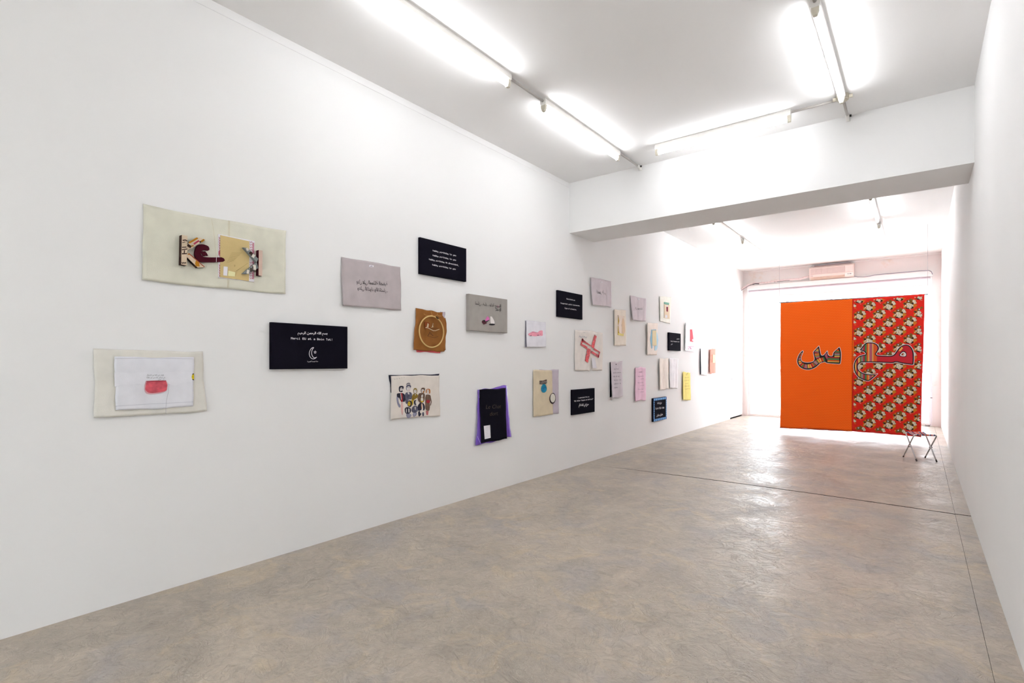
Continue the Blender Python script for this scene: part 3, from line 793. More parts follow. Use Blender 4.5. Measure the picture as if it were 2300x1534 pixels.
# pocket
def pocket(mb): w.patch(mb, (1215,547), (1737,648), (1730,1235), (1213,1175), .005)
pk = piece(w, 'embroidered_pocket', WHC, pocket)
def zig(mb):
    for i in range(15):
        y = 655+i*37
        if 860 < y < 925: continue
        w.line(mb, [(1668,y), (1680,y+20), (1692,y), (1703,y+16)], .0035, .0062)
    w.line(mb, [(1714,672), (1712,1195)], .006, .0062); w.line(mb, [(1730,675), (1728,1195)], .002, .0062)
    for i in range(16):
        y = 590+i*36
        if 840 < y < 960: continue
        w.line(mb, [(1222,y), (1236,y+15), (1226,y+28)], .004, .0062)
    w.line(mb, [(1222,790), (1222,855)], .004, .0062); w.line(mb, [(1234,790), (1234,870)], .003, .0062)
piece(w, 'red_cross_stitch', RED, zig, pk, kind='stuff')
w.mean = .018
tp = piece(w, 'tan_patch', TAN, lambda mb: w.patch(mb, (1247,562), (1663,652), (1655,1222), (1240,1166), .0085))
def faint(mb):
    for i in range(9): w.line(mb, [(1330+i*9, 960-i*18), (1440+i*14, 930-i*14)], .0014, .0095)
    w.line(mb, [(1470,1080), (1640,965)], .0014, .0095); w.line(mb, [(1440,995), (1455,995), (1452,1012), (1440,1008)], .003, .0095)
piece(w, 'stitched_scribble', fab('brown_stitch', '#94804f'), faint, tp)
piece(w, 'paper_label', WHC, lambda mb: w.poly(mb, [(1290,1012), (1350,1018), (1342,1147), (1284,1140)], .0105), tp)
piece(w, 'paper_label', LYE, lambda mb: w.poly(mb, [(1358,1072), (1456,1096), (1450,1157), (1354,1148)], .0105), tp)
w.mean = .024
mp = smooth_poly([(1092,786), (1085,728), (1040,703), (985,690), (930,700), (895,740), (876,815), (882,872), (906,925), (958,948), (1060,952), (1180,951), (1320,942), (1288,880), (1180,883), (1015,880), (980,857), (966,818), (984,786), (1015,776)], 1)
mo = piece(w, 'felt_letter', MAR, lambda mb: w.poly(mb, mp, .014))
piece(w, 'felt_leaf', MAR, lambda mb: w.poly(mb, [(974,800), (1000,790), (1040,838), (1036,862), (1004,860)], .008))
piece(w, 'felt_leaf', MAR, lambda mb: w.poly(mb, [(1010,796), (1034,793), (1060,822), (1077,856), (1052,858)], .008))
piece(w, 'tie_thread', WTH, lambda mb: w.line(mb, [(1190,860), (1186,950)], .003, .0155), mo)
w.mean = .05
st = piece(w, 'letter_stem', [PKB, MAR], lambda mb: w.poly(mb, [(1797,775), (1852,785), (1847,1150), (1795,1140)], T+.006, smi=1))
def g1(mb): w.poly(mb, [(1580,738), (1640,745), (1797,900), (1772,952)], T)
def g2(mb): w.poly(mb, [(1772,950), (1797,1035), (1640,1120), (1570,1114)], T)
for g, ls in ((g1, [((1652,762),(1622,770),.02,0), ((1700,805),(1668,830),.016,1), ((1712,818),(1690,855),.008,1), ((1735,842),(1712,880),.02,0)]),
              (g2, [((1650,1060),(1640,1115),.016,0), ((1690,1030),(1690,1090),.01,1), ((1715,1008),(1715,1080),.008,1), ((1738,990),(1742,1062),.022,0)])):
    o = piece(w, 'letter_arm', GRY, g)
    piece(w, 'check_stripe', [fab('ivory_stripe', '#d2cbc0'), DKB], lambda mb: [w.line(mb, [p, q], t, T+.0015, m) for p, q, t, m in ls], o)

# 2 cream sheet with white sheet and red patch -----------------------------------------------
w = Work('sewn_sheet', 'off-white sheet bearing a white cloth with a blurred red patch', 'textile art', (190, 760, .130435), G)
w.cloth((160,188), (2030,222), (2105,1250), (165,1382), fab('ecru_cotton', '#d6d3cb'), offs=(.01,.006,.012,.016), amp=.0028, folds=2.2, seed=2, nu=36, part='ecru_sheet')
w.cloth((515,318), (1862,326), (1872,1172), (515,1242), fab('white_poplin', '#d9d9df'), amp=.0018, folds=2, seed=5, nu=32, part='white_sheet', over=.008, grow=0)
def folds2(mb):
    w.line(mb, [(520,1165), (1100,1130), (1868,1092)], .003, .002)
piece(w, 'hem_fold', fab('hem_thread', '#bfbfc8'), folds2)
piece(w, 'hem_fold', fab('hem_thread', '#bfbfc8'), lambda mb: w.line(mb, [(520,345), (1000,338), (1862,350)], .003, .002))
def film(mb):
    w.poly(mb, [(508,575), (800,600), (1050,585), (1300,600), (1550,570), (1850,580), (1850,740), (1640,770), (1560,815), (1480,800), (1420,770), (1200,790), (850,790), (600,800), (512,830), (506,650)], .003)
piece(w, 'gauze_strip', fab('white_gauze', '#dcdce2'), film)
rp = smooth_poly([(1055,735), (1250,728), (1395,726), (1402,770), (1420,800), (1405,850), (1408,900), (1300,925), (1150,945), (1080,930), (1035,880), (1050,820)], 2)
def redpatch():
    m = mat('red_dye', '#d05a66', rough=.9, var=.22, vscale=30, k=1.0); return m
rd = piece(w, 'red_patch', redpatch(), lambda mb: w.poly(mb, rp, .005))
piece(w, 'stain_edge', mat('pink_bleed', '#dcaeb6', rough=.95, var=.08), lambda mb: w.poly(mb, smooth_poly([(1040,740), (1060,725), (1400,718), (1425,780), (1412,905), (1290,950), (1100,968), (1040,935), (1022,860)], 2), .0038))
piece(w, 'red_fold', mat('deep_red_thread', '#a53143', rough=.9), lambda mb: w.line(mb, [(1055,742), (1200,738), (1395,728)], .004, .0062), rd)
def wr(mb):
    w.words(mb, 'لفظت في اللغة من الارتجال', (1065,642), (1355,642), 26, .005, ar=True)
    w.words(mb, 'حتى لو كان ذلك من غير حكاية', (1062,684), (1382,684), 26, .005, ar=True)
    w.words(mb, 'دون كلام', (1262,720), (1372,718), 22, .005, ar=True)
piece(w, 'handwriting', mat('grey_ink', '#5d6468', rough=.9), wr)
def sm(mb):
    pts = [(1878,604)]+[(1878-52*math.sin(a), 662-58*math.cos(a)) for a in [math.pi*i/12 for i in range(1, 12)]]+[(1878,722)]
    w.poly(mb, pts, .003, 1); w.poly(mb, [(1878,616)]+[(1878-40*math.sin(a), 662-46*math.cos(a)) for a in [math.pi*i/12 for i in range(1, 12)]]+[(1878,708)], .0042, 0)
piece(w, 'yellow_half_disc', [mat('yellow_print', '#dcc41c', rough=.8), INK], sm)
piece(w, 'loose_thread', mat('grey_thread', '#a9a9b2', rough=.9), lambda mb: w.line(mb, [(1425,740), (1448,800), (1435,920), (1400,1060), (1385,1230), (1388,1300)], .0018, .003))

# black canvases -----------------------------------------------------------------------------
def blackcanvas(label, zoom, TL, TR, BR, BL, depth=.034):
    w = Work('black_canvas', label, 'canvas', zoom, 'black canvases with white lettering')
    w.canvas(TL, TR, BR, BL, depth, NAVY); return w
w = blackcanvas('black canvas with white crescent moon and star below two lines', (590, 700, .091304), (160,262), (2092,362), (2092,1400), (160,1418))
lines_of(w, 'lettering', WTH, [('بسم الله الرحمن الرحيم', (858,548), (1590,560), 62, AR), ('Merci EU et a Boin Tot!', (692,680), (1705,712), 52, ST)])
piece(w, 'small_lettering', WTH, lambda mb: w.words(mb, 'هنا فرنسا العربية', (1095,1240), (1358,1232), 30, ar=True))
def crescent(mb):
    o = [(1262,880), (1215,885), (1175,925), (1148,985), (1140,1045), (1155,1100), (1190,1148), (1240,1165), (1295,1148), (1335,1108), (1290,1138), (1245,1128), (1215,1085), (1200,1030), (1205,965), (1225,915)]
    w.line(mb, smooth_poly(o, 1), .0042, .002, closed=True)
piece(w, 'crescent_outline', WTH, crescent)
def star(mb):
    c = (1288,998); pts = []
    for i in range(10):
        a = -math.pi/2+i*math.pi/5; r = 36 if i % 2 == 0 else 16; pts.append((c[0]+r*.95*math.cos(a), c[1]+r*math.sin(a)))
    w.line(mb, pts, .004, .002, closed=True)
piece(w, 'star_outline', WTH, star)

w = blackcanvas('black canvas stitched with four lines of birthday greeting', (920, 520, .078212), (240,150), (1632,482), (1634,1435), (246,1205))
lines_of(w, 'lettering', WTH, [(t, a, b, 44, ST) for t, a, b in (
    ('habby pirthday to you', (662,565), (1330,712)), ('habby pirthday to you', (662,702), (1328,842)),
    ('habby pirthday Mr.Bresident,', (555,815), (1408,990)), ('habby pirthday to you', (648,972), (1320,1102)))])
w = blackcanvas('black canvas with three short white lines beside lilac hanging cloth', (1230, 630, .065189), (285,320), (1205,488), (1205,1342), (290,1235))
lines_of(w, 'lettering', WTH, [(t, a, b, 44, ST) for t, a, b in (
    ('Manifestijm', (648,650), (938,702)), ('Exaggerated joyfull expressions.', (448,798), (1105,892)), ('Signs of alienation.', (585,972), (992,1028)))])
w = blackcanvas('black canvas with quoted sentence and white arabic line beneath', (1260, 850, .065189), (328,402), (1160,330), (1172,1145), (328,1282))
lines_of(w, 'lettering', WTH, [('I understand this as', (585,695), (968,648), 46, ST), ('"All Mother Tongues are Difficult"', (450,808), (1105,728), 48, ST), ('صراع في اللغة الأم', (612,965), (950,918), 80, AR)])
w = blackcanvas('smallest black canvas, beside the pink plastic sleeve', (1480, 710, .091272), (208,398), (538,428), (540,852), (210,848), .036)
lines_of(w, 'lettering', WTH, [('سلام عليكم', (435,572), (500,568), 26, AR), ('Noli-tangere me', (290,628), (498,642), 24, ST), ('كلام', (296,705), (332,698), 24, AR)])
w = Work('black_canvas', 'dark canvas with light blue zigzag border', 'canvas', (1440, 790, .110847), 'black canvases with white lettering')
w.canvas((210,950), (515,912), (518,1362), (210,1432), .04, NAVY)
BLU = mat('light_blue_thread', '#7fb4e0', rough=.8, var=.05, k=1.0); BLD = mat('mid_blue_thread', '#2f66a8', rough=.8, k=1.0)
a0, a1, b0, b1 = w.rect; bw = .05
def border(mb):
    for (p, q, r, t) in ((a0, a1, b1-bw, b1), (a0, a1, b0, b0+bw), (a0, a0+bw*.9, b0+bw, b1-bw), (a1-bw*.9, a1, b0+bw, b1-bw)):
        w.poly(mb, [(p+.003, r+.003), (q-.003, r+.003), (q-.003, t-.003), (p+.003, t-.003)], .0012, 0, raw=True)
    n = 7
    for i in range(n):
        for (z0, z1) in ((b1-bw*.88, b1-bw*.15), (b0+bw*.12, b0+bw*.85)):
            x = a0+.02+(a1-a0-.04)*i/n; s = (a1-a0-.04)/n
            w.poly(mb, [(x, z0), (x+s*.55, z0), (x+s*.55, z0+(z1-z0)*.6), (x+s*.9, z1), (x, z1)], .0024, 1, raw=True)
    for i in range(8):
        for (p, q) in ((a0+.005, a0+bw*.8), (a1-bw*.8, a1-.005)):
            z = b0+bw+(b1-b0-2*bw)*i/8; s = (b1-b0-2*bw)/8
            w.poly(mb, [(p, z), (q, z+s*.2), (q, z+s*.6), (p, z+s*.9)], .0024, 1, raw=True)
piece(w, 'stitched_border', [BLD, BLU], border)
lines_of(w, 'lettering', WTH, [('خير إن شاء الله', (328,1062), (416,1048), 42, AR), ('\u00e7a ne fait rien', (292,1170), (466,1150), 44, ST), ('معليش معليش', (312,1310), (438,1282), 46, AR)])

# 4 grey cloth with mirrored writing ----------------------------------------------------------
w = Work('hanging_cloth', 'large grey-lilac cloth with two lines of black writing', 'textile art', (750, 560, .097757), G)
w.cloth((166,180), (1530,402), (1538,1398), (214,1298), fab('grey_lilac_cotton', '#aca3a4'), offs=(.008,.008,.012,.028), amp=.0035, folds=2.6, seed=8, nu=40, part='grey_cloth')
lines_of(w, 'embroidered_writing', INK, [('يدل على المملكة الصفية', (512,780), (1226,832), 92, MI), ('وعلى الالتواء والانكسار...', (530,925), (1238,985), 88, MI)])
tgp = piece(w, 'white_tag', WHC, lambda mb: w.poly(mb, [(815,357), (915,370), (910,410), (812,398)], .004))
piece(w, 'tag_print', INK, lambda mb: w.line(mb, [(832,384), (850,386), (868,384), (890,392)], .004, .0052), tgp)

# 6 brown cloth with embroidery hoop ----------------------------------------------------------
w = Work('hoop_embroidery', 'brown cloth stretched in a round wooden embroidery hoop', 'textile art', (915, 680, .084746), G)
BRN = fab('rust_brown_cotton', '#8f5d30', var=.14, vscale=7, k=1.05)
PNK = fab('coral_pink_cloth', '#e0646a', k=1.05); LIL = fab('lilac_grey_cloth', '#b3a9b3')
w.cloth((240,1240), (890,1270), (880,1335), (240,1300), PNK, offs=(.006,)*4, amp=.001, nu=14, nv=6, part='pink_edge', seed=3)
w.cloth((880,230), (998,252), (1000,420), (880,400), LIL, offs=(.006,)*4, amp=.001, nu=8, nv=8, part='lilac_corner', seed=4)
w.surf = None
w.cloth((220,162), (935,242), (988,1280), (165,1270), BRN, offs=(.014,.014,.016,.022), amp=.004, folds=2.4, seed=6, nu=36, nv=36, wob=.006, part='brown_cloth')
w.cloth((900,370), (1020,400), (1022,1240), (900,1260), BRN, offs=(.012,)*4, amp=.004, folds=1, seed=9, nu=12, nv=30, wob=.008, part='brown_fold')
w.mean = .03
hoop = []
c0 = w.ab((634,768)); rx = (w.ab((955,768))[0]-w.ab((314,768))[0])/2; rz = (w.ab((634,355))[1]-w.ab((634,1182))[1])/2
for i in range(64):
    a = 2*math.pi*i/64; hoop.append((c0[0]+rx*math.cos(a), c0[1]+rz*math.sin(a)))
def hp(mb):
    ring = [w.p3(a, b, .036) for a, b in hoop]+[w.p3(*hoop[0], .036)]
    mb.tube(ring, .0068, 8, cap=False)
hq = piece(w, 'wooden_hoop', mat('pale_beech', '#cfae70', rough=.5, var=.08), hp)
piece(w, 'hoop_screw', mat('dark_brass', '#5a4326', rough=.4, metal=.8), lambda mb: mb.tube([w.p3(*w.ab((740,375)), .04), w.p3(*w.ab((798,415)), .042)], .010, 8), hq)
w.surf = lambda a, b: .026
lp = piece(w, 'felt_square', fab('red_brown_felt', '#834527'), lambda mb: w.poly(mb, [(462,498), (600,530), (600,690), (470,692)], .003))
def al(mb):
    w.line(mb, [(478,660), (515,660), (545,545), (560,575), (545,655)], .008, .005); w.line(mb, [(525,620), (558,618)], .006, .005)
    w.line(mb, [(640,655), (660,640), (682,540), (672,600), (680,650)], .006, .005)
    w.line(mb, [(480,655), (510,655), (590,690), (680,738), (745,740), (790,722), (850,700)], .005, .005)
piece(w, 'white_stitching', mat('ivory_thread', '#dccfae', rough=.8), al)
def th(mb): w.line(mb, [(435,292), (500,335), (580,342), (640,330), (700,355), (760,340), (800,310), (790,250)], .003, .004); w.line(mb, [(625,228), (642,290), (668,340)], .003, .004); w.line(mb, [(800,325), (850,352), (905,352)], .003, .004)
piece(w, 'loose_thread', mat('straw_thread', '#c69a5a', rough=.8), th)
def dk(mb):
    w.line(mb, [(540,885), (575,830), (600,770), (615,830), (640,820), (655,855), (690,870)], .006, .003); w.line(mb, [(545,885), (620,905), (720,925), (820,895)], .003, .003)
    w.line(mb, [(600,670), (640,690), (700,690), (760,675), (830,680)], .004, .003)
piece(w, 'brown_stitching', mat('dark_brown_thread', '#4e2a17', rough=.8), dk)

# 7 painted group portrait ---------------------------------------------------------------------
w = Work('painted_sheet', 'painted cloth showing a standing group of figures in suits', 'painting', (860, 820, .091265), G)
w.cloth((150,258), (1385,212), (1385,300), (200,700), fab('dark_printed_cloth', '#2c2c3a', k=1, var=.3, vscale=40), offs=(.005,.005,.005,.006), amp=.0005, nu=20, nv=10, part='dark_backing', seed=2)
w.surf = None
w.cloth((205,275), (1395,245), (1408,1240), (190,1345), fab('cream_canvas', '#d6cec6'), offs=(.012,.010,.012,.022), amp=.0025, folds=2, seed=12, nu=32, nv=32, wob=.004, part='cream_cloth')
PAL = [mat('wash_slate', '#5a5a6c', var=.3, vscale=40, k=1), mat('wash_dark', '#2c2b3a', var=.3, vscale=40, k=1), mat('wash_red', '#a52c34', var=.15, k=1), mat('wash_ochre', '#8a6f28', var=.25, vscale=40, k=1),
       mat('wash_yellow', '#c9a92c', var=.12, k=1), mat('wash_brown', '#6e5648', var=.25, vscale=40, k=1), mat('wash_orange', '#b26b2c', var=.12, k=1), mat('wash_pale', '#d8d2ce', var=.04, k=1), mat('wash_lilac', '#8f8fa4', var=.25, vscale=40, k=1), mat('wash_pink', '#d9b0aa', var=.1, k=1)]
figs = []
def people():
    mb = None
    P = lambda pts, c, e=.002, s=1: w.poly(figs[-1], smooth_poly(pts, s) if s else pts, e, c)
    O = lambda cx, cy, rx, ry, c, e=.003: w.poly(figs[-1], oval(cx, cy, rx, ry, 14), e, c)
    L = lambda pts, wd, c, e=.0045: w.line(figs[-1], pts, wd, e, c)
    figs.append(MB())   # man with red tie
    P([(340,700), (410,690), (500,690), (545,740), (540,900), (500,905), (430,880), (405,800), (370,800), (345,790)], 1); P([(325,760), (380,780), (380,900), (430,990), (425,1045), (395,1045), (350,960)], 8)
    P([(430,690), (475,690), (490,880), (470,915), (440,900)], 2, .003); P([(425,700), (440,700), (455,850), (440,850)], 7, .0036, 0); P([(440,920), (495,920), (490,1230), (450,1210)], 9)
    P([(390,600), (395,530), (440,508), (505,515), (512,560), (490,600), (480,660), (430,665), (400,650)], 1); O(452,602,33,52,7); P([(430,660), (445,625), (480,625), (475,665)], 1, .0034); L([(430,580), (460,590)], .006, 1); L([(470,582), (488,578)], .006, 1)
    figs.append(MB())   # tall man
    P([(545,690), (610,660), (660,660), (710,690), (715,780), (690,850), (620,830), (600,950), (560,960), (540,830)], 0); P([(590,680), (625,660), (645,680), (640,740)], 7, .003)
    O(625,570,58,72,8,.002); O(628,580,46,62,7); P([(572,560), (575,500), (620,478), (680,490), (690,560), (665,515), (600,515)], 0, .004); L([(572,480), (600,452), (640,446), (665,470)], .008, 0); L([(600,545), (618,548)], .006, 1); L([(645,545), (662,542)], .006, 1); L([(632,560), (634,595)], .004, 8); L([(620,618), (645,618)], .004, 2)
    figs.append(MB())   # man in ochre
    P([(720,740), (770,700), (820,700), (865,730), (855,800), (800,830), (750,870), (740,960), (690,1010), (665,1000), (700,870)], 3); P([(700,850), (745,860), (745,960), (690,1010), (660,1035), (655,990)], 4, .003)
    O(798,635,50,68,3,.002); O(795,640,36,52,7); P([(755,610), (770,575), (820,570), (842,600), (835,640), (820,600), (780,600)], 3, .004); L([(778,632), (790,634)], .005, 1); L([(805,632), (818,630)], .005, 1); P([(785,700), (805,700), (798,770)], 7, .0035)
    figs.append(MB())   # brown suit man
    P([(880,700), (940,685), (1020,690), (1040,740), (1030,860), (1000,920), (900,930), (860,860), (850,790)], 5); O(985,625,48,70,5,.002); O(985,632,36,54,7); P([(945,600), (960,560), (1020,555), (1040,590), (1030,650), (1010,600), (970,590)], 5, .004); P([(985,640), (1015,630), (1010,680), (985,690)], 6, .004); P([(940,750), (985,710), (985,790), (950,800)], 7, .003)
    figs.append(MB())   # woman with red sash
    P([(1050,735), (1110,720), (1180,740), (1175,870), (1150,940), (1160,1000), (1140,1140), (1060,1110), (1045,1000)], 5); P([(1065,860), (1150,855), (1160,930), (1075,940)], 2, .003)
    P([(1060,640), (1075,595), (1120,578), (1165,595), (1168,690), (1140,710), (1135,640), (1090,630), (1075,690), (1060,680)], 6, .002); O(1108,655,28,58,7); L([(1095,640), (1106,642)], .005, 1); L([(1115,640), (1126,638)], .005, 1); L([(1100,690), (1116,690)], .004, 2)
    P([(1065,1120), (1085,1125), (1085,1230), (1072,1225)], 2, .002, 0); P([(1100,1125), (1120,1120), (1110,1230), (1095,1230)], 2, .002, 0); L([(1165,800), (1185,900), (1165,990)], .012, 5)
    figs.append(MB())   # seated woman with yellow face, front
    P([(595,930), (620,880), (660,865), (705,900), (710,960), (680,1030), (640,1030), (600,1000)], 1, .0035); O(635,950,34,58,4,.0045); L([(620,935), (630,938)], .005, 1, .006); L([(642,935), (655,932)], .005, 1, .006)
    P([(530,1060), (590,1030), (670,1050), (690,1130), (640,1200), (560,1200), (535,1150)], 1, .003); P([(555,1070), (575,1060), (575,1180), (555,1160)], 7, .0042); P([(610,1060), (640,1070), (640,1170), (615,1170)], 7, .0042); P([(560,1200), (650,1190), (700,1230), (660,1290), (600,1310), (570,1260)], 8, .003)
    figs.append(MB())   # front centre figure
    P([(760,890), (790,855), (840,860), (840,930), (800,990), (765,960)], 1, .0035); O(818,915,22,52,7,.0045); P([(700,1050), (760,1000), (830,1000), (860,1080), (840,1150), (760,1180), (700,1150)], 0, .0035); P([(765,1040), (800,1010), (790,1130)], 7, .0045); P([(720,1180), (830,1160), (820,1230), (740,1290)], 8, .003)
    figs.append(MB())   # front right man with yellow beard
    P([(915,840), (940,790), (990,800), (1005,870), (970,920), (930,905)], 3, .0035); O(960,845,30,48,7,.0045); P([(920,860), (960,890), (1000,860), (985,910), (945,920)], 4, .005)
    P([(850,1010), (900,935), (960,920), (1020,960), (1040,1050), (1010,1130), (960,1080), (900,1130), (850,1110)], 1, .0035); P([(930,950), (975,945), (985,1120), (950,1130)], 7, .0045); P([(940,940), (958,940), (955,1090), (940,1080)], 6, .0052)
    P([(860,1140), (910,1130), (900,1180), (950,1190), (890,1270), (865,1250)], 1, .003); P([(960,1170), (1010,1150), (1015,1240), (975,1270)], 0, .003)
    figs.append(MB())
    for i in range(5): L([(285+i*58, 355-i*12), (288+i*58, 345-i*12)], .005, 1)
people()
for i, f in enumerate(figs[:-1]): f.build('painted_figure', PAL, w.root)
figs[-1].build('dotted_stitches', PAL, w.root)['kind'] = 'stuff'


# 8 grey canvas ---------------------------------------------------------------------------------
w = Work('grey_canvas', 'plain grey canvas with black script and pink cone shape', 'canvas', (1030, 640, .078219), G)
w.canvas((215,245), (1405,408), (1402,1375), (215,1308), .045, fab('grey_canvas_cloth', '#99948f', k=1.08))
def t8(mb):
    w.words(mb, 'لسان ، ضاد ، طاعة', (478,560), (1020,628), 92, fat=.012, ar=True, mirror=True)
    w.words(mb, 'السمع', (1045,632), (1215,640), 82, fat=.012, ar=True); w.words(mb, 'الإصغاء', (1055,740), (1215,748), 82, fat=.012, ar=True)
piece(w, 'black_writing', INK, t8)
piece(w, 'pink_mark', mat('mauve_print', '#b58c98', k=1), lambda mb: [w.line(mb, [(1090,580), (1135,625)], .006, .0012), w.line(mb, [(1150,575), (1120,640)], .006, .0012), w.poly(mb, [(1100,620), (1165,610), (1160,645), (1105,650)], .001)])
def ap(mb):
    w.poly(mb, [(755,1020), (800,940), (822,898), (850,910), (885,965), (880,1000), (835,1025), (780,1040)], .002, 0)
    w.poly(mb, [(665,1050), (700,1010), (750,1010), (800,1075), (805,1105), (720,1140), (668,1075)], .002, 1); w.poly(mb, [(690,1015), (745,1005), (770,1040), (730,1060)], .003, 2)
    w.poly(mb, [(785,1040), (880,1000), (870,1025), (800,1065)], .0025, 2)
    w.poly(mb, smooth_poly([(905,900), (950,905), (990,970), (1030,1050), (1030,1125), (920,1125), (915,1000)], 2), .002, 3); w.poly(mb, oval(958, 1135, 85, 24, 20), .0026, 2)
piece(w, 'applique_shapes', [mat('pink_applique', '#d072ae', k=1), mat('maroon_applique', '#4a1f28', k=1), INK, mat('white_applique', '#ded8d6')], ap)

# 9 purple sleeve ---------------------------------------------------------------------------------
def plastic(name, col, clear=.35, rough=.18):
    m = bpy.data.materials.new(name); m.use_nodes = True; nt = m.node_tree; b = nt.nodes['Principled BSDF']
    b.inputs['Base Color'].default_value = list(col)+[1]; b.inputs['Roughness'].default_value = rough
    n = nt.nodes.new('ShaderNodeTexNoise'); n.inputs['Scale'].default_value = 12; bp = nt.nodes.new('ShaderNodeBump'); bp.inputs['Strength'].default_value = .4; bp.inputs['Distance'].default_value = .01
    nt.links.new(n.outputs['Fac'], bp.inputs['Height']); nt.links.new(bp.outputs['Normal'], b.inputs['Normal'])
    t = nt.nodes.new('ShaderNodeBsdfTransparent'); t.inputs['Color'].default_value = [min(1, c*.5+.5) for c in col]+[1]
    x = nt.nodes.new('ShaderNodeMixShader'); x.inputs[0].default_value = clear
    nt.links.new(b.outputs[0], x.inputs[1]); nt.links.new(t.outputs[0], x.inputs[2]); nt.links.new(x.outputs[0], nt.nodes['Material Output'].inputs[0]); return m
w = Work('sleeved_velvet', 'black velvet panel inside a shiny purple plastic sleeve', 'textile art', (1050, 850, .104348), G)
w.cloth((215,235), (850,160), (935,1270), (190,1430), plastic('purple_film', (.24, .12, .62), .2), offs=(.008,.008,.02,.03), amp=.004, folds=2, seed=15, wob=.008, part='purple_sleeve', thick=.001)
w.surf = None
w.cloth((255,240), (825,208), (845,1295), (300,1395), NAVY, offs=(.022,.020,.030,.042), amp=.003, folds=1.5, seed=16, part='velvet_panel', wob=.003)
lines_of(w, 'stitched_words', mat('dull_gold_thread', '#5f5446', rough=.8), [('Le Chat', (398,655), (725,640), 92, dict(shear=.2, fat=-.018, eps=.003)), ('dort.', (482,805), (662,786), 92, dict(shear=.2, fat=-.018, eps=.003))])
lb = piece(w, 'white_label', WHC, lambda mb: w.poly(mb, [(342,1022), (478,1002), (480,1275), (358,1305)], .004))
piece(w, 'label_print', mat('pale_grey_ink', '#b4b4be'), lambda mb: [w.line(mb, [(385, 1055+i*35), (430, 1050+i*35)], .002, .0052) for i in range(5)], lb)
piece(w, 'crease_glint', mat('film_glint', '#b8a6ea', rough=.2), lambda mb: [mb.tube([w.p3(*w.ab(p), .03) for p in ((240,260), (250,360), (252,420))], .0022, 5), mb.tube([w.p3(*w.ab(p), .04) for p in ((195,1240), (225,1310), (265,1395))], .0028, 5)], kind='stuff')  # pale tubes paint the glints along the film's creases

# 10 white folded cloth with pink shape -----------------------------------------------------------
w = Work('folded_cloth', 'folded white cloth with a pink reclining shape across it', 'textile art', (1160, 690, .078236), G)
w.cloth((250,385), (300,380), (315,1140), (245,1140), fab('grey_backing', '#8d8a95'), offs=(.004,.006,.01,.008), amp=.0005, nu=6, nv=12, part='back_layer', seed=1)
w.surf = None
w.cloth((280,375), (848,430), (850,1138), (300,1150), fab('white_cloth', '#dcdae0'), offs=(.02,.008,.012,.038), amp=.002, folds=2, seed=21, part='front_layer')
ps = piece(w, 'pink_shape', fab('pink_cloth', '#e49aab', var=.1, vscale=30), lambda mb: w.poly(mb, smooth_poly([(322,765), (380,735), (460,690), (540,712), (612,728), (650,690), (690,668), (762,668), (758,740), (765,822), (660,822), (530,838), (440,828), (370,826), (325,795)], 1), .003))
piece(w, 'small_stitches', mat('grey_stitch', '#7d5a68'), lambda mb: [w.line(mb, [(368,822), (420,818)], .008, .005), w.line(mb, [(585,806), (645,802)], .008, .005), w.line(mb, [(680,774), (702,774)], .006, .005), w.line(mb, [(430,712), (500,712), (600,735)], .003, .005)], ps)
piece(w, 'top_hem', fab('hem_cloth', '#d0cfd6'), lambda mb: w.line(mb, [(300,475), (560,480), (845,492)], .003, .002))

# 11 beige cloth with blue drop -------------------------------------------------------------------
w = Work('appliqued_cloth', 'beige cloth with blue drop, brown label and lilac side strip', 'textile art', (1180, 810, .091241), G)
w.cloth((345,222), (818,218), (822,1305), (345,1330), fab('pale_lilac_cloth', '#b9afb9'), offs=(.006,.006,.010,.008), amp=.002, folds=2, seed=30, part='lilac_strip')
w.surf = None
w.cloth((200,228), (658,235), (684,1315), (205,1390), fab('beige_cotton', '#cdbfa5'), offs=(.014,.011,.018,.024), amp=.0018, folds=2, seed=31, part='beige_cloth', wob=.002)
bo = piece(w, 'brown_label', fab('brown_felt', '#5b4c47', k=1), lambda mb: w.poly(mb, [(350,492), (440,490), (522,462), (538,545), (500,575), (430,585), (352,580)], .003))
piece(w, 'label_lettering', mat('silver_thread', '#c6beb8'), lambda mb: w.words(mb, 'LOTIS', (372,568), (535,548), 55, .0045), bo)
drop = [(450,572), (485,585), (512,640), (522,690), (510,745), (480,782), (445,790), (408,770), (388,720), (390,660), (415,600)]
do = piece(w, 'blue_drop', mat('turquoise_print', '#1285a8', var=.12, vscale=30, k=1), lambda mb: w.poly(mb, smooth_poly(drop, 2), .006))
piece(w, 'drop_print', mat('deep_blue_print', '#2f5f9e', k=1), lambda mb: [w.poly(mb, oval(430, 690, 12, 20, 10), .0072), w.poly(mb, oval(462, 715, 12, 14, 10), .0072), w.poly(mb, oval(470, 670, 10, 24, 10), .0072), w.poly(mb, oval(418, 742, 14, 10, 10), .0072)], do)
w.surf = lambda a, b: .0195
piece(w, 'dark_ring', mat('dark_brown_patch', '#36262a', k=1), lambda mb: w.poly(mb, smooth_poly([(670,785), (715,815), (740,900), (735,990), (680,1072), (620,1050), (588,980), (585,910), (610,840)], 2), .004))
piece(w, 'ivory_oval', mat('ivory_patch', '#e0dccf'), lambda mb: w.poly(mb, oval(664, 920, 60, 108, 24), .006))

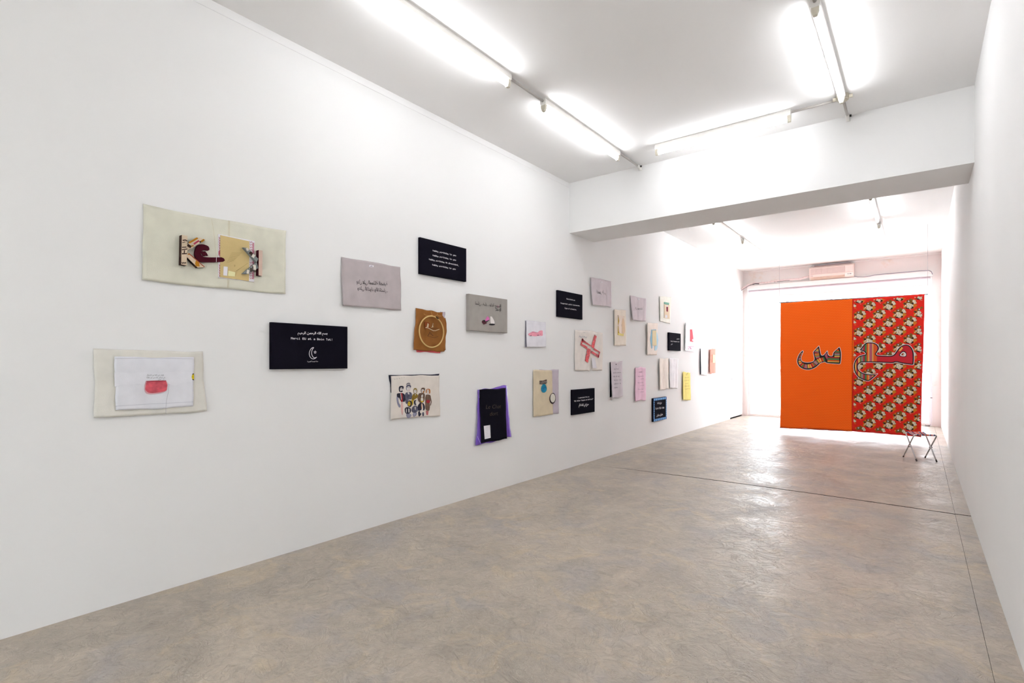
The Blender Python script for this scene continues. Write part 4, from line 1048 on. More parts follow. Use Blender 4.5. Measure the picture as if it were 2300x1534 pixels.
# 13 white cloth with red cross ----------------------------------------------------------------------
w = Work('cross_cloth', 'off-white cloth with a slanted red patterned tape cross', 'textile art', (1270, 720, .084746), G)
OFF = fab('offwhite_cotton', '#e0d9d3')
w.cloth((640,262), (985,330), (985,1322), (640,1318), OFF, offs=(.008,.008,.018,.012), amp=.003, folds=1.5, seed=41, part='right_half', nu=20)
w.surf = None
w.cloth((255,245), (672,280), (650,1345), (248,1320), OFF, offs=(.012,.010,.016,.018), amp=.002, folds=2, seed=40, part='left_half')
w.surf = lambda a, b: .020
RT_ = mat('red_patterned_tape', '#cf3038', rough=.6, var=.5, vscale=45, k=1.0)
REDT = bpy.data.materials.new('red_tape'); REDT.use_nodes = True
nt = REDT.node_tree; b_ = nt.nodes['Principled BSDF']; tc_ = nt.nodes.new('ShaderNodeTexCoord'); vo = nt.nodes.new('ShaderNodeTexVoronoi'); vo.inputs['Scale'].default_value = 55
nt.links.new(tc_.outputs['Object'], vo.inputs['Vector']); rr_ = nt.nodes.new('ShaderNodeValToRGB'); rr_.color_ramp.interpolation = 'CONSTANT'
e_ = rr_.color_ramp.elements; e_[0].color = lin('#d8363c')+[1]; e_[1].position = .45; e_[1].color = lin('#a51f30')+[1]; n_ = e_.new(.62); n_.color = lin('#dd4a4c')+[1]; n_ = e_.new(.86); n_.color = lin('#eccacd')+[1]
nt.links.new(vo.outputs['Color'], rr_.inputs['Fac']); nt.links.new(rr_.outputs['Color'], b_.inputs['Base Color']); b_.inputs['Roughness'].default_value = .6
for q in ([(765,375), (815,415), (745,730), (690,720), (678,670)], [(575,730), (655,760), (655,830), (585,1115), (508,1065)], [(425,480), (665,660), (670,690), (500,590), (430,560)],
          [(385,640), (440,470), (470,500), (430,620)], [(395,610), (505,655), (570,700), (565,765), (385,640)], [(735,720), (905,830), (895,850), (740,775)], [(680,800), (880,920), (865,988), (672,855)], [(908,830), (870,990), (850,940), (885,850)]):
    piece(w, 'red_tape', REDT, lambda mb: w.poly(mb, q, .003))
piece(w, 'blue_handwriting', mat('blue_grey_ink', '#9aa0ae'), lambda mb: [w.words(mb, 'Mad Mad', (345,450), (560,470), 55, .002, shear=.3), w.words(mb, 'no.', (455,325), (522,328), 24, .002, shear=.3)])
wl = MB(); w.patch(wl, (672,990), (755,990), (800,1262), (690,1255), .012, n=4, m=8, skirt=-.010); wl.build('paper_label', WHC, w.root)

# 15/17 lilac cloths with short writing -----------------------------------------------------------------
def lilac(label, zoom, q, txt, seed, offs, tagq, m=None):
    w = Work('hanging_cloth', label, 'textile art', zoom, G)
    w.cloth(*q, m or fab('lilac_cotton', '#cdc3c8'), offs=offs, amp=.005, folds=2.6, seed=seed, part='lilac_cloth')
    piece(w, 'embroidered_writing', INK, lambda mb: [w.words(mb, t, a, b, h, .003, ar=True, mirror=True) for t, a, b, h in txt])
    piece(w, 'white_tag', WHC, lambda mb: w.poly(mb, tagq, .004)); return w
lilac('lilac cloth hung highest, with one scattered line of writing', (1310, 610, .058651), ((290,215), (1070,365), (1090,1362), (345,1262)), [('أكل تسكن', (505,800), (680,865), 95), ('وكأن سر', (725,800), (880,880), 100)], 50, (.018,.006,.012,.045), [(690,370), (712,360), (732,425), (685,425)])
lilac('smaller lilac cloth with a white button-like tag at its top', (1400, 650, .104348), ((150,132), (495,198), (490,688), (205,660)), [('كل يوم هكذا', (248,420), (418,438), 44)], 51, (.012,.008,.014,.048), oval(338, 208, 17, 20, 12))

# 16 cream panel with yellow-edged patch ------------------------------------------------------------------
w = Work('layered_panel', 'narrow cream panel with wavy tan patch and yellow edge', 'textile art', (1350, 680, .071708), G)
w.cloth((425,205), (775,240), (785,1342), (430,1340), fab('pale_cream_cotton', '#e6dccf'), offs=(.030,.012,.014,.028), amp=.003, folds=1.5, seed=60, part='cream_panel', thick=.006)
YEL = fab('mustard_cloth', '#c9a63c', k=1.05); w1s = w.surf
piece(w, 'yellow_layer', [YEL], lambda mb: w.patch(mb, (525,430), (720,420), (708,1045), (510,1010), .006, n=8, m=16))
piece(w, 'yellow_tab', fab('lemon_cloth', '#e2d38a'), lambda mb: w.poly(mb, [(515,950), (712,975), (700,1048), (512,1010)], .009))
w.mean = .032
pt = piece(w, 'tan_layer', fab('flesh_cloth', '#e6d6c9'), lambda mb: w.poly(mb, [(528,388), (715,420), (752,700), (752,965), (640,968), (560,945), (545,860), (535,700), (565,580), (550,470)], .014))
piece(w, 'peach_area', fab('peach_cloth', '#e3c8a9'), lambda mb: w.poly(mb, smooth_poly([(700,430), (750,700), (752,960), (650,962), (660,800), (640,640)], 1), .0155), pt)
piece(w, 'spiral_stitch', mat('brown_grey_thread', '#ab9794'), lambda mb: w.line(mb, [(632+14*math.cos(t*.8), 708+22*math.sin(t*.8)) for t in range(14)], .003, .0165), pt)

# 18 ivory panel with teal bar -------------------------------------------------------------------------------
w = Work('layered_panel', 'ivory panel with teal strip above a maroon rectangle', 'textile art', (1400, 650, .104348), G)
w.cloth((790,150), (1035,165), (1010,738), (795,685), fab('ivory_cotton', '#ece7de'), offs=(.022,.008,.010,.022), amp=.001, folds=1, seed=61, part='ivory_panel', thick=.008)
piece(w, 'tan_tag', fab('pale_tan_cloth', '#e2cfb6'), lambda mb: w.poly(mb, [(875,322), (992,335), (992,632), (870,615)], .010))
piece(w, 'teal_strip', fab('teal_cloth', '#84b3a2', var=.25, vscale=40, k=1), lambda mb: w.poly(mb, [(875,272), (980,290), (972,338), (872,312)], .013))
piece(w, 'maroon_rectangle', fab('maroon_patch', '#8a2f49', k=1), lambda mb: w.poly(mb, [(918,378), (950,376), (950,482), (920,470)], .0125))
piece(w, 'white_knot', WHC, lambda mb: [w.poly(mb, oval(932, 358, 14, 16, 10), .0125), w.poly(mb, [(890,545), (938,560), (935,615), (890,608)], .0115)])

# 19 cream panel with light blue edges ------------------------------------------------------------------------
w = Work('layered_panel', 'pale panel with tan strip framed in light blue', 'textile art', (1400, 650, .104348), G)
w.cloth((522,722), (742,728), (722,1408), (525,1412), fab('blush_cotton', '#e9ddd4'), offs=(.040,.012,.014,.040), amp=.002, folds=1, seed=62, part='blush_panel', thick=.012)
SKY = fab('light_blue_cloth', '#b8d8e6'); SKD = fab('mid_blue_cloth', '#93bcd2')
piece(w, 'blue_layer', SKD, lambda mb: w.poly(mb, [(600,868), (712,862), (718,900), (640,920), (612,1140), (618,1265), (598,1275), (570,1070)], .006))
piece(w, 'blue_layer', SKY, lambda mb: w.poly(mb, [(706,880), (740,960), (760,1080), (745,1250), (720,1312), (682,1312), (685,1215), (715,1200)], .006))
piece(w, 'tan_strip', fab('straw_cloth', '#dccdaa'), lambda mb: w.poly(mb, [(612,880), (708,880), (720,1212), (612,1205)], .010))

# 21 pink plastic sleeve ------------------------------------------------------------------------------------------
w = Work('plastic_sleeve', 'clear pink-edged plastic sleeve holding a red strip', 'textile art', (1480, 710, .091272), G)
PKE = plastic('magenta_film', (.82, .25, .62), .15)
w.cloth((655,165), (910,215), (875,870), (640,835), fab('milky_cloth', '#efe9ea'), offs=(.030,.008,.012,.030), amp=.002, folds=1, seed=63, part='white_insert', thick=.004)
def rim(mb):
    for p, t in (([(690,165), (860,188), (905,222)], .010), ([(908,215), (895,500), (900,770), (875,868)], .014), ([(875,868), (760,850), (640,838)], .012), ([(668,180), (655,500), (655,760), (640,838)], .045)):
        w.line(mb, p, t, .0045)
piece(w, 'pink_rim', PKE, rim)
piece(w, 'red_strip', fab('coral_red_cloth', '#ec6a76', k=1.05), lambda mb: w.poly(mb, [(765,328), (815,328), (845,560), (838,635), (768,618)], .008))
piece(w, 'white_label', WHC, lambda mb: w.poly(mb, [(810,568), (850,565), (848,612), (812,612)], .0105))
piece(w, 'magenta_scribble', mat('magenta_ink', '#d058a8', k=1), lambda mb: [w.line(mb, [(750,765), (775,780), (765,795), (798,805)], .016, .0055), w.line(mb, [(705,800), (730,805)], .012, .0055), w.line(mb, [(690,755), (865,748)], .006, .0055)])

# 22-26, 28, 29 narrow hangings ------------------------------------------------------------------------------------
def strip_(label, zoom, q, m, seed, offs, lines, ink, amp=.006, folds=1.4, back=None, name='hanging_strip'):
    w = Work(name, label, 'textile art', zoom, G)
    if back:
        w.cloth(*back[0], back[1], offs=(.004,.004,.006,.006), amp=.001, folds=1, seed=seed+1, nu=6, nv=20, part='back_layer', wob=.003); w.surf = None
    w.cloth(*q, m, offs=offs, amp=amp, folds=folds, seed=seed, part='front_layer', wob=.007, nu=24, nv=36)
    if lines: piece(w, 'handwriting', ink, lambda mb: [w.words(mb, t, a, b, h, .0028, shear=.35) for t, a, b, h in lines])
    return w
GI = mat('grey_violet_ink', '#6a6072', rough=.9)
w = strip_('grey hanging strip with six handwritten lines and black lining', (1350, 790, .078236), ((282,298), (612,272), (638,1278), (305,1345)), fab('pale_grey_cloth', '#cbc3c9'), 70, (.022,.010,.016,.050),
    [('ma fi shi', (372,515), (512,510), 42), ('bukra lamma', (340,622), (582,606), 36), ('ila li sa', (338,728), (528,718), 38), ('bas wen - sana', (365,828), (580,818), 32), ('anda bi - la', (352,938), (560,920), 34), ('il madina', (345,1048), (470,1036), 34)], GI,
    back=(((250,298), (290,298), (300,1300), (258,1302)), NAVY))
piece(w, 'pin', INK, lambda mb: w.poly(mb, oval(442, 362, 10, 14, 8), .003))
strip_('pink hanging strip covered in small handwriting', (1350, 790, .078236), ((985,462), (1280,445), (1285,1388), (990,1418)), fab('candy_pink_cloth', '#eac6d8'), 72, (.022,.010,.014,.032),
    [('Lettre', (1085,600), (1188,596), 40), ('Dans ta lettre', (1045,722), (1218,712), 34), ('tu penses', (1125,790), (1235,785), 28), ('Dans ma boite', (1040,905), (1215,896), 34), ('tu restes', (1125,978), (1238,972), 28), ('Dans ce lieu', (1045,1092), (1215,1084), 34), ('tu danses', (1112,1165), (1230,1158), 28)], mat('mauve_ink', '#a5839c', rough=.9),
    back=(((975,462), (1000,458), (1005,1415), (975,1420)), fab('dusky_pink_cloth', '#b78c98')), amp=.004)
w = strip_('cream strip with a vertical seam, beside the white strip', (1440, 790, .110847), ((372,130), (560,135), (562,755), (380,770)), fab('cream_muslin', '#ebdfd6'), 74, (.030,.012,.014,.035), None, None, amp=.007)
piece(w, 'scribbled_stitching', mat('beige_thread', '#cdb8ac'), lambda mb: [w.line(mb, [(440,260), (445,400), (460,300), (470,480), (440,575)], .004, .003), w.line(mb, [(490,250), (495,420), (480,550)], .004, .003)])
w = strip_('white strip hung against the right edge of the cream strip', (1440, 790, .110847), ((578,140), (742,135), (735,735), (590,745)), fab('white_muslin', '#e9e6ee'), 76, (.030,.010,.014,.035), None, None, amp=.007)
piece(w, 'scribbled_stitching', mat('lilac_thread', '#cdc6d4'), lambda mb: [w.line(mb, [(655,280), (680,300), (690,380), (660,440), (640,510)], .004, .003), w.line(mb, [(690,280), (705,330), (690,350)], .004, .003)])
w = strip_('yellow hanging strip with faint lines of handwriting', (1440, 790, .110847), ((850,415), (995,418), (1008,972), (852,988)), fab('soft_yellow_cloth', '#ecd986'), 78, (.028,.010,.014,.030),
    [('Dans ta poche', (878,532), (975,526), 20), ('tu caches tout', (875,592), (975,586), 20), ('et moi', (895,650), (962,644), 20), ('Dans ta main', (878,706), (988,700), 20), ('tu gardes rien', (880,764), (990,756), 20)], mat('olive_ink', '#b79f58', rough=.9), amp=.004)
piece(w, 'title_stitching', mat('grey_green_thread', '#8f8758'), lambda mb: w.words(mb, 'ملح', (905,466), (952,450), 30, .003, ar=True))
w = strip_('pale blue-white strip with small blue lines near the window', (1480, 710, .091272), ((1025,800), (1190,805), (1185,1460), (1040,1445)), fab('ice_white_cloth', '#e9eff6'), 80, (.030,.010,.014,.040),
    [('a s i r a', (1060,1152), (1155,1150), 18), ('a s i l a', (1060,1192), (1155,1190), 18), ('a s i m a', (1060,1230), (1155,1228), 18), ('a s i', (1060,1262), (1150,1260), 14)], mat('pale_blue_ink', '#a9bccb', rough=.9),
    back=(((1012,800), (1035,800), (1045,1440), (1012,1440)), fab('blue_grey_print', '#6c7284', var=.5, vscale=60)), amp=.005)
w = strip_('salmon strip with small beige label, last work before the window', (1480, 710, .091272), ((1258,808), (1392,812), (1395,1402), (1255,1412)), fab('salmon_cloth', '#e69a8a', k=1.05), 82, (.036,.012,.014,.036), None, None, amp=.004)
lb = piece(w, 'beige_label', fab('label_beige', '#eec9ac'), lambda mb: w.patch(mb, (1305,945), (1385,958), (1382,1150), (1305,1145), .012, n=4, m=8, skirt=.001))
piece(w, 'label_scribble', mat('brown_violet_ink', '#8d5f6a'), lambda mb: [w.line(mb, [(1335,1000), (1345,1060), (1340,1110)], .004, .0135), w.line(mb, [(1352,1035), (1362,1050), (1355,1060)], .006, .0135)], lb)

# ------------------------------------------------------------------ hanging banner
BY = 12.30
w = Work('fabric_banner', 'tall orange and red floral fabric banner hanging before the window', 'banner', (0, 0, 1.0), plane='banner', y=BY)
def clothmat(name, colfn, tr=.22):
    m = bpy.data.materials.new(name); m.use_nodes = True; nt = m.node_tree; b = nt.nodes['Principled BSDF']
    b.inputs['Roughness'].default_value = .9; b.inputs['Specular IOR Level'].default_value = .1
    col = colfn(nt); nt.links.new(col, b.inputs['Base Color'])
    t = nt.nodes.new('ShaderNodeBsdfTranslucent'); nt.links.new(col, t.inputs['Color'])
    x = nt.nodes.new('ShaderNodeMixShader'); x.inputs[0].default_value = tr
    nt.links.new(b.outputs[0], x.inputs[1]); nt.links.new(t.outputs[0], x.inputs[2]); nt.links.new(x.outputs[0], nt.nodes['Material Output'].inputs[0])
    return m
def math_(nt, op, a, b=None):
    n = nt.nodes.new('ShaderNodeMath'); n.operation = op
    for i, q in enumerate((a, b)):
        if q is None: continue
        if isinstance(q, (int, float)): n.inputs[i].default_value = q
        else: nt.links.new(q, n.inputs[i])
    return n.outputs[0]
def orange(nt):
    g = nt.nodes.new('ShaderNodeNewGeometry'); s = nt.nodes.new('ShaderNodeSeparateXYZ'); nt.links.new(g.outputs['Position'], s.inputs[0])
    tri = math_(nt, 'ABSOLUTE', math_(nt, 'SUBTRACT', math_(nt, 'FRACT', math_(nt, 'MULTIPLY', s.outputs['X'], 22.0)), .5))
    f = math_(nt, 'FRACT', math_(nt, 'MULTIPLY', math_(nt, 'ADD', s.outputs['Z'], math_(nt, 'MULTIPLY', tri, .036)), 30.0))
    r = nt.nodes.new('ShaderNodeValToRGB'); e = r.color_ramp.elements
    e[0].position = .2; e[0].color = lin('#ff7020')+[1]; e[1].position = .7; e[1].color = lin('#f25a12')+[1]; q = e.new(.95); q.color = lin('#ff8c38')+[1]
    nt.links.new(f, r.inputs['Fac']); return r.outputs['Color']
def redc(nt):
    n = nt.nodes.new('ShaderNodeTexNoise'); n.inputs['Scale'].default_value = 6
    r = nt.nodes.new('ShaderNodeValToRGB'); e = r.color_ramp.elements; e[0].color = lin('#dc2422')+[1]; e[1].color = lin('#ea3628')+[1]
    nt.links.new(n.outputs['Fac'], r.inputs['Fac']); return r.outputs['Color']
ORANGE = clothmat('orange_zigzag_cotton', orange, .15); REDF = clothmat('red_cotton', redc, .08)
w.cloth((1753,680.5), (1918,671.1), (1916.5,968.1), (1752,960), ORANGE, offs=(.010,.009,.015,.016), amp=.009, folds=1.3, seed=3, nu=40, nv=60, wob=.004, part='orange_panel', thick=.003)
osurf = w.surf; w.surf = None
w.cloth((1915,671.2), (2077,661), (2069,981), (1913.3,968), REDF, offs=(.014,.012,.022,.024), amp=.006, folds=1.2, seed=4, nu=40, nv=60, wob=.004, part='floral_panel', thick=.003)
rsurf = w.surf; fp = bpy.context.scene.objects['floral_panel']
# printed bouquets: one print on the cloth, a repeat of roses, leaves and sprigs
PM = [mat('print_cream', '#d8cbb0', var=.12, vscale=60, k=1), mat('print_shadow', '#8d8270', k=1), mat('print_blue_grey', '#9fa4aa', k=1), mat('print_dark', '#2a1c1a', k=1), mat('print_olive', '#7a5a22', var=.2, vscale=60, k=1), mat('print_ochre', '#c98a1e', k=1), mat('print_orange', '#e0581c', k=1), mat('print_rust', '#9c4520', k=1), mat('print_ivory', '#e6dcc6', k=1)]
u = .00042
ITEMS = [ # x, y (from bouquet centre, sheet units), rx, ry, colour, layer
 (-120,-140,46,40,7,0), (-90,-100,50,46,4,0), (190,10,44,36,6,0), (-200,0,40,40,6,0), (-20,-215,46,30,6,0), (90,-200,40,34,4,0), (30,-240,50,45,4,0), (15,-145,75,70,4,0), (-190,-80,50,50,4,0), (-120,-20,80,80,7,0), (-180,60,62,55,5,0), (165,30,75,62,5,0), (40,-60,90,80,4,0), (120,-110,70,70,7,0), (-60,-180,70,55,7,0), (-150,110,50,35,7,0), (160,90,60,40,6,0), (110,150,60,35,6,0), (200,-160,40,34,7,0), (120,80,60,50,5,0),
 (-100,130,42,34,3,1), (80,120,48,50,3,1), (-175,-55,34,30,3,1), (-45,-170,54,46,3,1), (95,-60,34,40,3,1), (-40,150,40,30,3,1), (-150,-150,30,28,5,1), (-190,62,24,20,0,2), (-150,10,32,34,0,2), (-45,-168,36,34,2,2), (-38,-172,20,18,8,3)]
for (x, y, r) in ((145,-160,62), (182,-88,56), (-50,-30,74), (-62,72,52), (2,112,56), (52,28,70)):   # roses, back to front
    ITEMS += [(x, y+3, r*1.06, r*1.0, 1, 3), (x-2, y-3, r*.96, r*.88, 0, 4), (x+r*.1, y-r*.05, r*.62, r*.52, 8, 5), (x+r*.12, y, r*.44, r*.34, 1, 6), (x+r*.1, y-r*.03, r*.34, r*.24, 0, 7), (x-r*.45, y+r*.42, r*.36, r*.2, 8, 5), (x+r*.5, y+r*.38, r*.3, r*.18, 8, 5)]
ITEMS += [(58,36,20,13,2,8)]
SPR = [(-60,-250,6), (100,-240,6), (70,-270,5), (240,-60,5), (250,10,4), (235,60,6), (-235,-110,4), (-245,20,6), (-225,120,5), (10,190,0), (40,215,0), (150,170,6), (-80,-215,4), (225,-20,7), (-210,160,6)]
A0 = on_y(1952.8, 690, BY); A1 = on_y(1997.4, 689, BY); DX = A1[0]-A0[0]
B1 = on_y(1952.8, 727.4, BY); DZ = A0[1]-B1[1]
rnd = random.Random(11); pr = MB(); w.surf = rsurf
xa0, xa1 = on_y(1917, 800, BY)[0], on_y(2070, 800, BY)[0]; za0, za1 = .17, 2.71
for row in range(-1, 19):
    zc_ = A0[1]-row*DZ/2
    for ci in range(-2, 5):
        xc = A0[0]+(ci+(.5 if row % 2 else 0))*DX
        if xc < xa0-.1 or xc > xa1+.12 or zc_ < za0-.1 or zc_ > za1+.1: continue
        for (x, y, rx, ry, c, ly) in ITEMS:
            a, b = xc+x*u, zc_-y*u
            xr = xa1+.045*(b-1.35)/2.6
            if a-rx*u < xa0 or a+rx*u > xr or b-ry*u < za0-.01 or b+ry*u > za1+.008: continue
            n = 11; rot = rnd.uniform(0, 3)
            pts = []
            for i in range(n):
                t = 6.283*i/n; q = 1+.16*math.sin(3*t+rot)+rnd.uniform(-.07, .07)
                pts.append((a+rx*u*q*math.cos(t), b+ry*u*q*math.sin(t)))
            w.poly(pr, pts, .0012+ly*.0004, c, raw=True, down=-.0009)
        for (x, y, c) in SPR:
            a, b = xc+x*u, zc_-y*u
            if a-.01 < xa0 or a+.012 > xa1+.045*(b-1.35)/2.6 or b < za0 or b > za1: continue
            for j in range(3):
                da, db = rnd.uniform(-.007, .007), rnd.uniform(-.007, .007); t = rnd.uniform(0, 6.28); L_ = rnd.uniform(.004, .008)
                w.poly(pr, [(a+da+L_*math.cos(t), b+db+L_*math.sin(t)), (a+da-.4*L_*math.sin(t), b+db+.4*L_*math.cos(t)), (a+da-L_*math.cos(t), b+db-L_*math.sin(t)), (a+da+.4*L_*math.sin(t), b+db-.4*L_*math.cos(t))], .0012, c, raw=True, down=-.0009)
po_ = pr.build('bouquet_print', PM, fp); po_['kind'] = 'stuff'; po_['label'] = 'printed bouquets of cream roses and ochre leaves'
# appliqued letters
LW = mat('white_tape_cloth', '#ece2e4', var=.02, k=1); LD = fab('charcoal_felt', '#2e2a2e', k=1.0)
SC7 = [mat('stripe_'+n, c, rough=.9, var=.06, k=1.05) for n, c in (('orange', '#d8551c'), ('yellow', '#e6b455'), ('red', '#a8252c'), ('green', '#4a7a4c'), ('grey', '#8f8580'), ('pink', '#b2596a'), ('olive', '#6b6a30'))]
def letter(zoom, outline, surf, name, sm=1):
    w.x0, w.y0, w.k = zoom; w.surf = surf; w.mean = .02
    ab = smooth_poly([w.ab(p) for p in outline], sm)
    mb = MB(); w.poly(mb, ab, .005, raw=True); o = mb.build(name, LW, w.root)
    i1 = offset_poly(ab, .0085); mb = MB(); w.poly(mb, i1, .0065, raw=True); d = mb.build('charcoal_border', LD, o)
    return ab, o
H5 = (1780, 760, .058664)
seen = [(400,450), (428,500), (392,590), (345,690), (335,780), (362,860), (440,905), (600,918), (760,888), (818,840), (832,770), (802,640), (775,520), (860,425), (940,345), (1015,262), (1040,320), (1060,420), (1100,620), (1135,650), (1200,625), (1270,530), (1325,462), (1355,485), (1365,600), (1400,652), (1470,672), (1535,660), (1545,540), (1620,470), (1720,380), (1795,312), (1825,360), (1848,430), (1876,560), (1870,800), (1852,930), (1835,990), (1700,988), (1500,975), (1310,960), (1235,902), (1180,930), (1080,945), (1000,1030), (880,1130), (720,1200), (580,1216), (420,1190), (270,1110), (180,980), (160,860), (185,730), (250,590), (335,490)]
ab, lo = letter(H5, seen, osurf, 'letter_seen')
def ribbon(mb, path, hw, cols, seg=.0125, eps=.008):
    P = [w.ab(p) for p in path]; sc = math.hypot(w.ab((100,0))[0]-w.ab((0,0))[0], 0)/100
    fine = []
    for i in range(len(P)-1):
        k = 8
        for j in range(k): t = j/k; fine.append((P[i][0]+(P[i+1][0]-P[i][0])*t, P[i][1]+(P[i+1][1]-P[i][1])*t, (hw[i]+(hw[i+1]-hw[i])*t)*sc))
    fine.append((*P[-1], hw[-1]*sc))
    L, R = [], []
    for i, p in enumerate(fine):
        q0, q1 = fine[max(0, i-2)], fine[min(len(fine)-1, i+2)]; dx, dy = q1[0]-q0[0], q1[1]-q0[1]; d = math.hypot(dx, dy) or 1
        L.append((p[0]-dy/d*p[2], p[1]+dx/d*p[2])); R.append((p[0]+dy/d*p[2], p[1]-dx/d*p[2]))
    s = 0.0
    for i in range(len(fine)-1):
        s += math.hypot(fine[i+1][0]-fine[i][0], fine[i+1][1]-fine[i][1])
        q = [L[i], R[i], R[i+1], L[i+1]]
        mb.add([w.p3(a, b, w.surf(a, b)+eps) for a, b in q], [(0, 1, 2, 3)], cols[int(s/seg) % len(cols)])
def fill5(mb):
    cyc = [0, 1, 2, 0, 3, 2, 4, 5, 6, 1]
    ribbon(mb, [(365,545), (310,630), (272,740), (268,850), (310,960), (410,1045), (540,1075), (700,1055), (840,985), (950,890), (1080,825), (1230,790)], [8,20,30,42,62,78,82,82,82,82,82,75], cyc, .021)
    ribbon(mb, [(985,390), (925,530), (945,660), (985,770)], [15,85,80,65], [0, 1, 2, 1, 6, 4, 5, 2, 3], .0125, .0088)
    w.poly(mb, [(1305,545), (1345,690), (1325,815), (1235,660)], .009, 5)
    for i, (y0, y1, c) in enumerate(((705,750,2), (750,820,3), (820,865,0), (865,895,1), (895,920,6))): w.poly(mb, [(1345,y0), (1795,y0+20), (1785,y1+15), (1335,y1)], .0085, c)
    for i, (y0, y1, c) in enumerate(((490,550,3), (550,580,2), (580,650,4), (650,680,6), (680,715,1))): w.poly(mb, [(1640-(60 if i else 0)+20,y0), (1808,y0), (1810,y1), (1605,y1)], .0085, c)
    w.poly(mb, [(1745,405), (1790,490), (1670,490)], .0085, 0)
mb = MB(); fill5(mb); mb.build('striped_fill', SC7, lo)
H6 = (1905, 755, .074956)
hah = [(515,183), (640,172), (760,180), (870,225), (938,320), (942,385), (900,460), (840,556), (980,570), (1180,578), (1300,575), (1370,540), (1430,450), (1500,350), (1590,275), (1680,245), (1760,235), (1850,268), (1930,350), (1980,470), (1990,620), (1980,800), (1965,872), (1880,870), (1700,845), (1560,820), (1440,785), (1340,825), (1100,810), (700,795), (420,795), (340,830), (300,900), (320,1000), (400,1075), (560,1125), (760,1135), (920,1105), (850,1180), (760,1260), (690,1320), (600,1366), (450,1325), (290,1240), (190,1100), (150,950), (160,820), (220,680), (330,580), (450,552), (525,535), (460,465), (318,430), (400,320)]
ab, lo = letter(H6, hah, rsurf, 'letter_meem_hah')
stops = [(150,0), (205,1), (245,2), (300,1), (345,6), (385,4), (435,5), (455,2), (495,3), (555,0), (600,1), (630,5), (722,1), (748,0), (855,2)]
SM = bpy.data.materials.new('striped_and_red_cloth'); SM.use_nodes = True; nt = SM.node_tree; b_ = nt.nodes['Principled BSDF']; b_.inputs['Roughness'].default_value = .9
g_ = nt.nodes.new('ShaderNodeNewGeometry'); s_ = nt.nodes.new('ShaderNodeSeparateXYZ'); nt.links.new(g_.outputs['Position'], s_.inputs[0])
xlo, xhi = w.ab((150,700))[0], w.ab((2000,700))[0]
mr = nt.nodes.new('ShaderNodeMapRange'); mr.inputs['From Min'].default_value = xlo; mr.inputs['From Max'].default_value = xhi; nt.links.new(s_.outputs['X'], mr.inputs['Value'])
rp_ = nt.nodes.new('ShaderNodeValToRGB'); rp_.color_ramp.interpolation = 'CONSTANT'; el = rp_.color_ramp.elements
cols7 = ['#d8551c', '#e6b455', '#b0202c', '#3f7a48', '#8f8580', '#b2596a', '#7a7434']
for i, (x, c) in enumerate(stops):
    p = (w.ab((x,700))[0]-xlo)/(xhi-xlo)
    q = el[i] if i < 2 else el.new(p)
    q.position = p; q.color = lin(cols7[c] if x != 855 else '#c4202e')+[1]
nt.links.new(mr.outputs[0], rp_.inputs['Fac']); nt.links.new(rp_.outputs['Color'], b_.inputs['Base Color'])
mb = MB(); w.poly(mb, offset_poly(ab, .0265), .008, raw=True); mb.build('striped_fill', SM, lo)
mb = MB(); w.poly(mb, smooth_poly([(1590,470), (1660,440), (1730,470), (1760,550), (1740,620), (1640,625), (1540,600), (1520,560)], 2), .0095); mb.build('eye_border', LD, lo)
mb = MB(); w.poly(mb, smooth_poly([(1600,495), (1660,468), (1715,495), (1740,550), (1720,605), (1640,608), (1565,590), (1548,562)], 2), .0108); mb.build('eye_rim', LW, lo)
mb = MB(); w.poly(mb, smooth_poly([(1610,520), (1660,498), (1695,520), (1705,570), (1640,580), (1585,565)], 2), .012, 0); w.poly(mb, oval(1675, 545, 26, 26, 10), .013, 1); mb.build('eye_patch', [PM[7], PM[0]], lo)
mb = MB(); w.poly(mb, [(1600,315), (1645,360), (1610,400), (1580,440), (1525,455), (1530,400), (1570,375)], .0095); mb.build('gold_fleck', SC7[1], lo)
w.x0, w.y0, w.k = 0, 0, 1.0
mb = MB(); mb.tube([(1.565, BY, 2.757), (4.055, BY, 2.742)], .011, 10); mb.build('hanging_rod', mat('grey_steel_rod', '#8b8b92', rough=.35, metal=.9), w.root, smooth=True)
for (x, z) in ((1.575, 2.757), (4.045, 2.742)):
    mb = MB(); mb.tube([(x, BY, z), (x, BY+.02, RH-.001)], .0022, 5); mb.build('wire', mat('thin_wire', '#a9a9ae', rough=.4, metal=.7), w.root)
mb = MB()
P = [on_y(1752+ (1914-1752)*i/14, 961.5+(969.3-961.5)*i/14, BY) for i in range(15)]
mb.tube([(a, BY-.012-.004*math.sin(i*1.7), b+.012+.003*math.sin(i*2.3)) for i, (a, b) in enumerate(P)], .009, 6); mb.build('rolled_hem', mat('dark_rust_hem', '#8f2c18', rough=.95), w.root, smooth=True)
P = [on_y(1915+(2069-1915)*i/14, 968.5+(981.5-968.5)*i/14, BY) for i in range(15)]
mb = MB(); mb.tube([(a, BY-.014-.004*math.sin(i*1.9), b+.010+.003*math.sin(i*2.1)) for i, (a, b) in enumerate(P)], .008, 6); mb.build('rolled_hem', mat('pale_red_hem', '#c4655c', rough=.95), w.root, smooth=True)
mb = MB(); xs_ = on_y(1915, 820, BY)[0]; mb.tube([(xs_, BY-.02, 2.735), (xs_-.004, BY-.024, 1.4), (xs_-.008, BY-.028, .16)], .003, 5); mb.build('centre_seam', mat('seam_rust', '#b03c18', rough=.95), w.root)

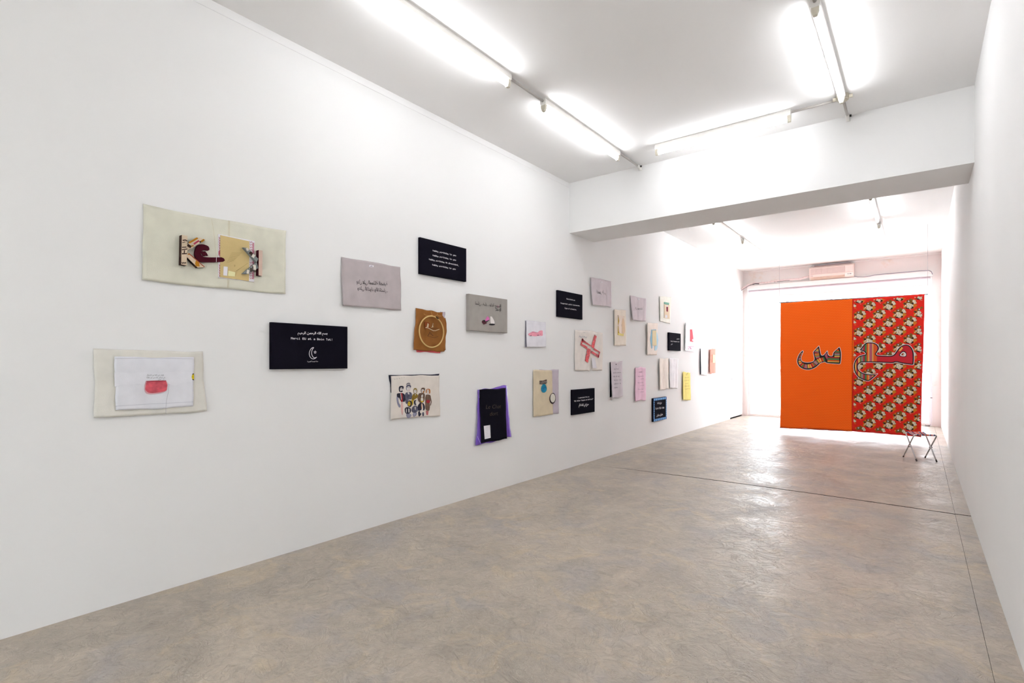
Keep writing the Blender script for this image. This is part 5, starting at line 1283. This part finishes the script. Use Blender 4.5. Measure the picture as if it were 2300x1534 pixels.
# ------------------------------------------------------------------ folding stool
c = Vector((3.937, 10.25, 0)); U = Vector((.905, .425, 0)).normalized(); V = Vector((-U.y, U.x, 0))
stl = thing('folding_stool', (c.x, c.y, 0), 'folding stool with striped fabric seat and crossed chrome legs', 'stool')
CHR = mat('chrome_tube', '#cfcbcb', rough=.3, var=.01, metal=.85); RUB = mat('dark_rubber', '#5a5250', rough=.8)
def frame(sgn, hw):
    top = c-V*.150*sgn+Vector((0,0,.398)); bot = c+V*.172*sgn+Vector((0,0,.014))
    d = (bot-top).normalized(); r = .035
    pts = [bot-U*hw]
    pts.append(top-U*hw+d*r)
    for i in range(1, 5):
        a = i/5*math.pi/2; pts.append(top-U*hw+d*r*(1-math.sin(a))+U*r*(1-math.cos(a)))
    pts.append(top-U*(hw-r)); pts.append(top+U*(hw-r))
    for i in range(1, 5):
        a = i/5*math.pi/2; pts.append(top+U*hw-U*r*(1-math.sin(a))+d*r*(1-math.cos(a)))
    pts += [top+U*hw+d*r, bot+U*hw]
    mb = MB(); mb.tube(pts, .0088, 10); f = mb.build('leg_frame', CHR, stl, smooth=True)
    for s in (-1, 1):
        mb = MB(); p = bot+U*hw*s; mb.tube([p-d*.02, p+d*.012], .0105, 10); mb.build('rubber_foot', RUB, f)
frame(1, .150); frame(-1, .132)
for s in (-1, 1):
    p = c+U*.141*s+Vector((0,0,.194)); mb = MB(); mb.tube([p-U*.022, p+U*.022], .006, 8); mb.build('pivot_bolt', RUB, stl)
SEATC = [mat('seat_'+n, h, rough=.9, var=.06, k=1) for n, h in (('navy', '#3a3f63'), ('coral', '#d86a50'), ('lilac', '#b7a3b2'))]
mb = MB(); order = [0, 2, 1, 2, 0, 1, 2, 1, 1, 2, 0, 1, 2, 0]
n = len(order); rows = 12
def seat(s, t, dz=0.0):
    return c+U*(-.118+.236*s)+V*(-.155+.31*t)+Vector((0,0,.409-.030*math.sin(math.pi*t)+dz))
for i in range(n):
    for j in range(rows):
        q = [seat(i/n, j/rows), seat((i+1)/n, j/rows), seat((i+1)/n, (j+1)/rows), seat(i/n, (j+1)/rows)]
        mb.add(q, [(0, 1, 2, 3)], order[i]); mb.add([p-Vector((0,0,.004)) for p in q], [(3, 2, 1, 0)], order[i])
    for t, sg in ((0, -1), (1, 1)):   # sleeve round each rail
        e0, e1 = seat(i/n, t), seat((i+1)/n, t); P = []
        for k in range(7):
            a = math.pi*k/6; off = V*sg*(.013*math.sin(a))+Vector((0,0,-.012+.012*math.cos(a))); P += [e0+off, e1+off]
        for k in range(6): mb.add([P[2*k], P[2*k+1], P[2*k+3], P[2*k+2]], [(0, 1, 2, 3), (3, 2, 1, 0)][:1], order[i])
mb.build('striped_seat', SEATC, stl, smooth=True)
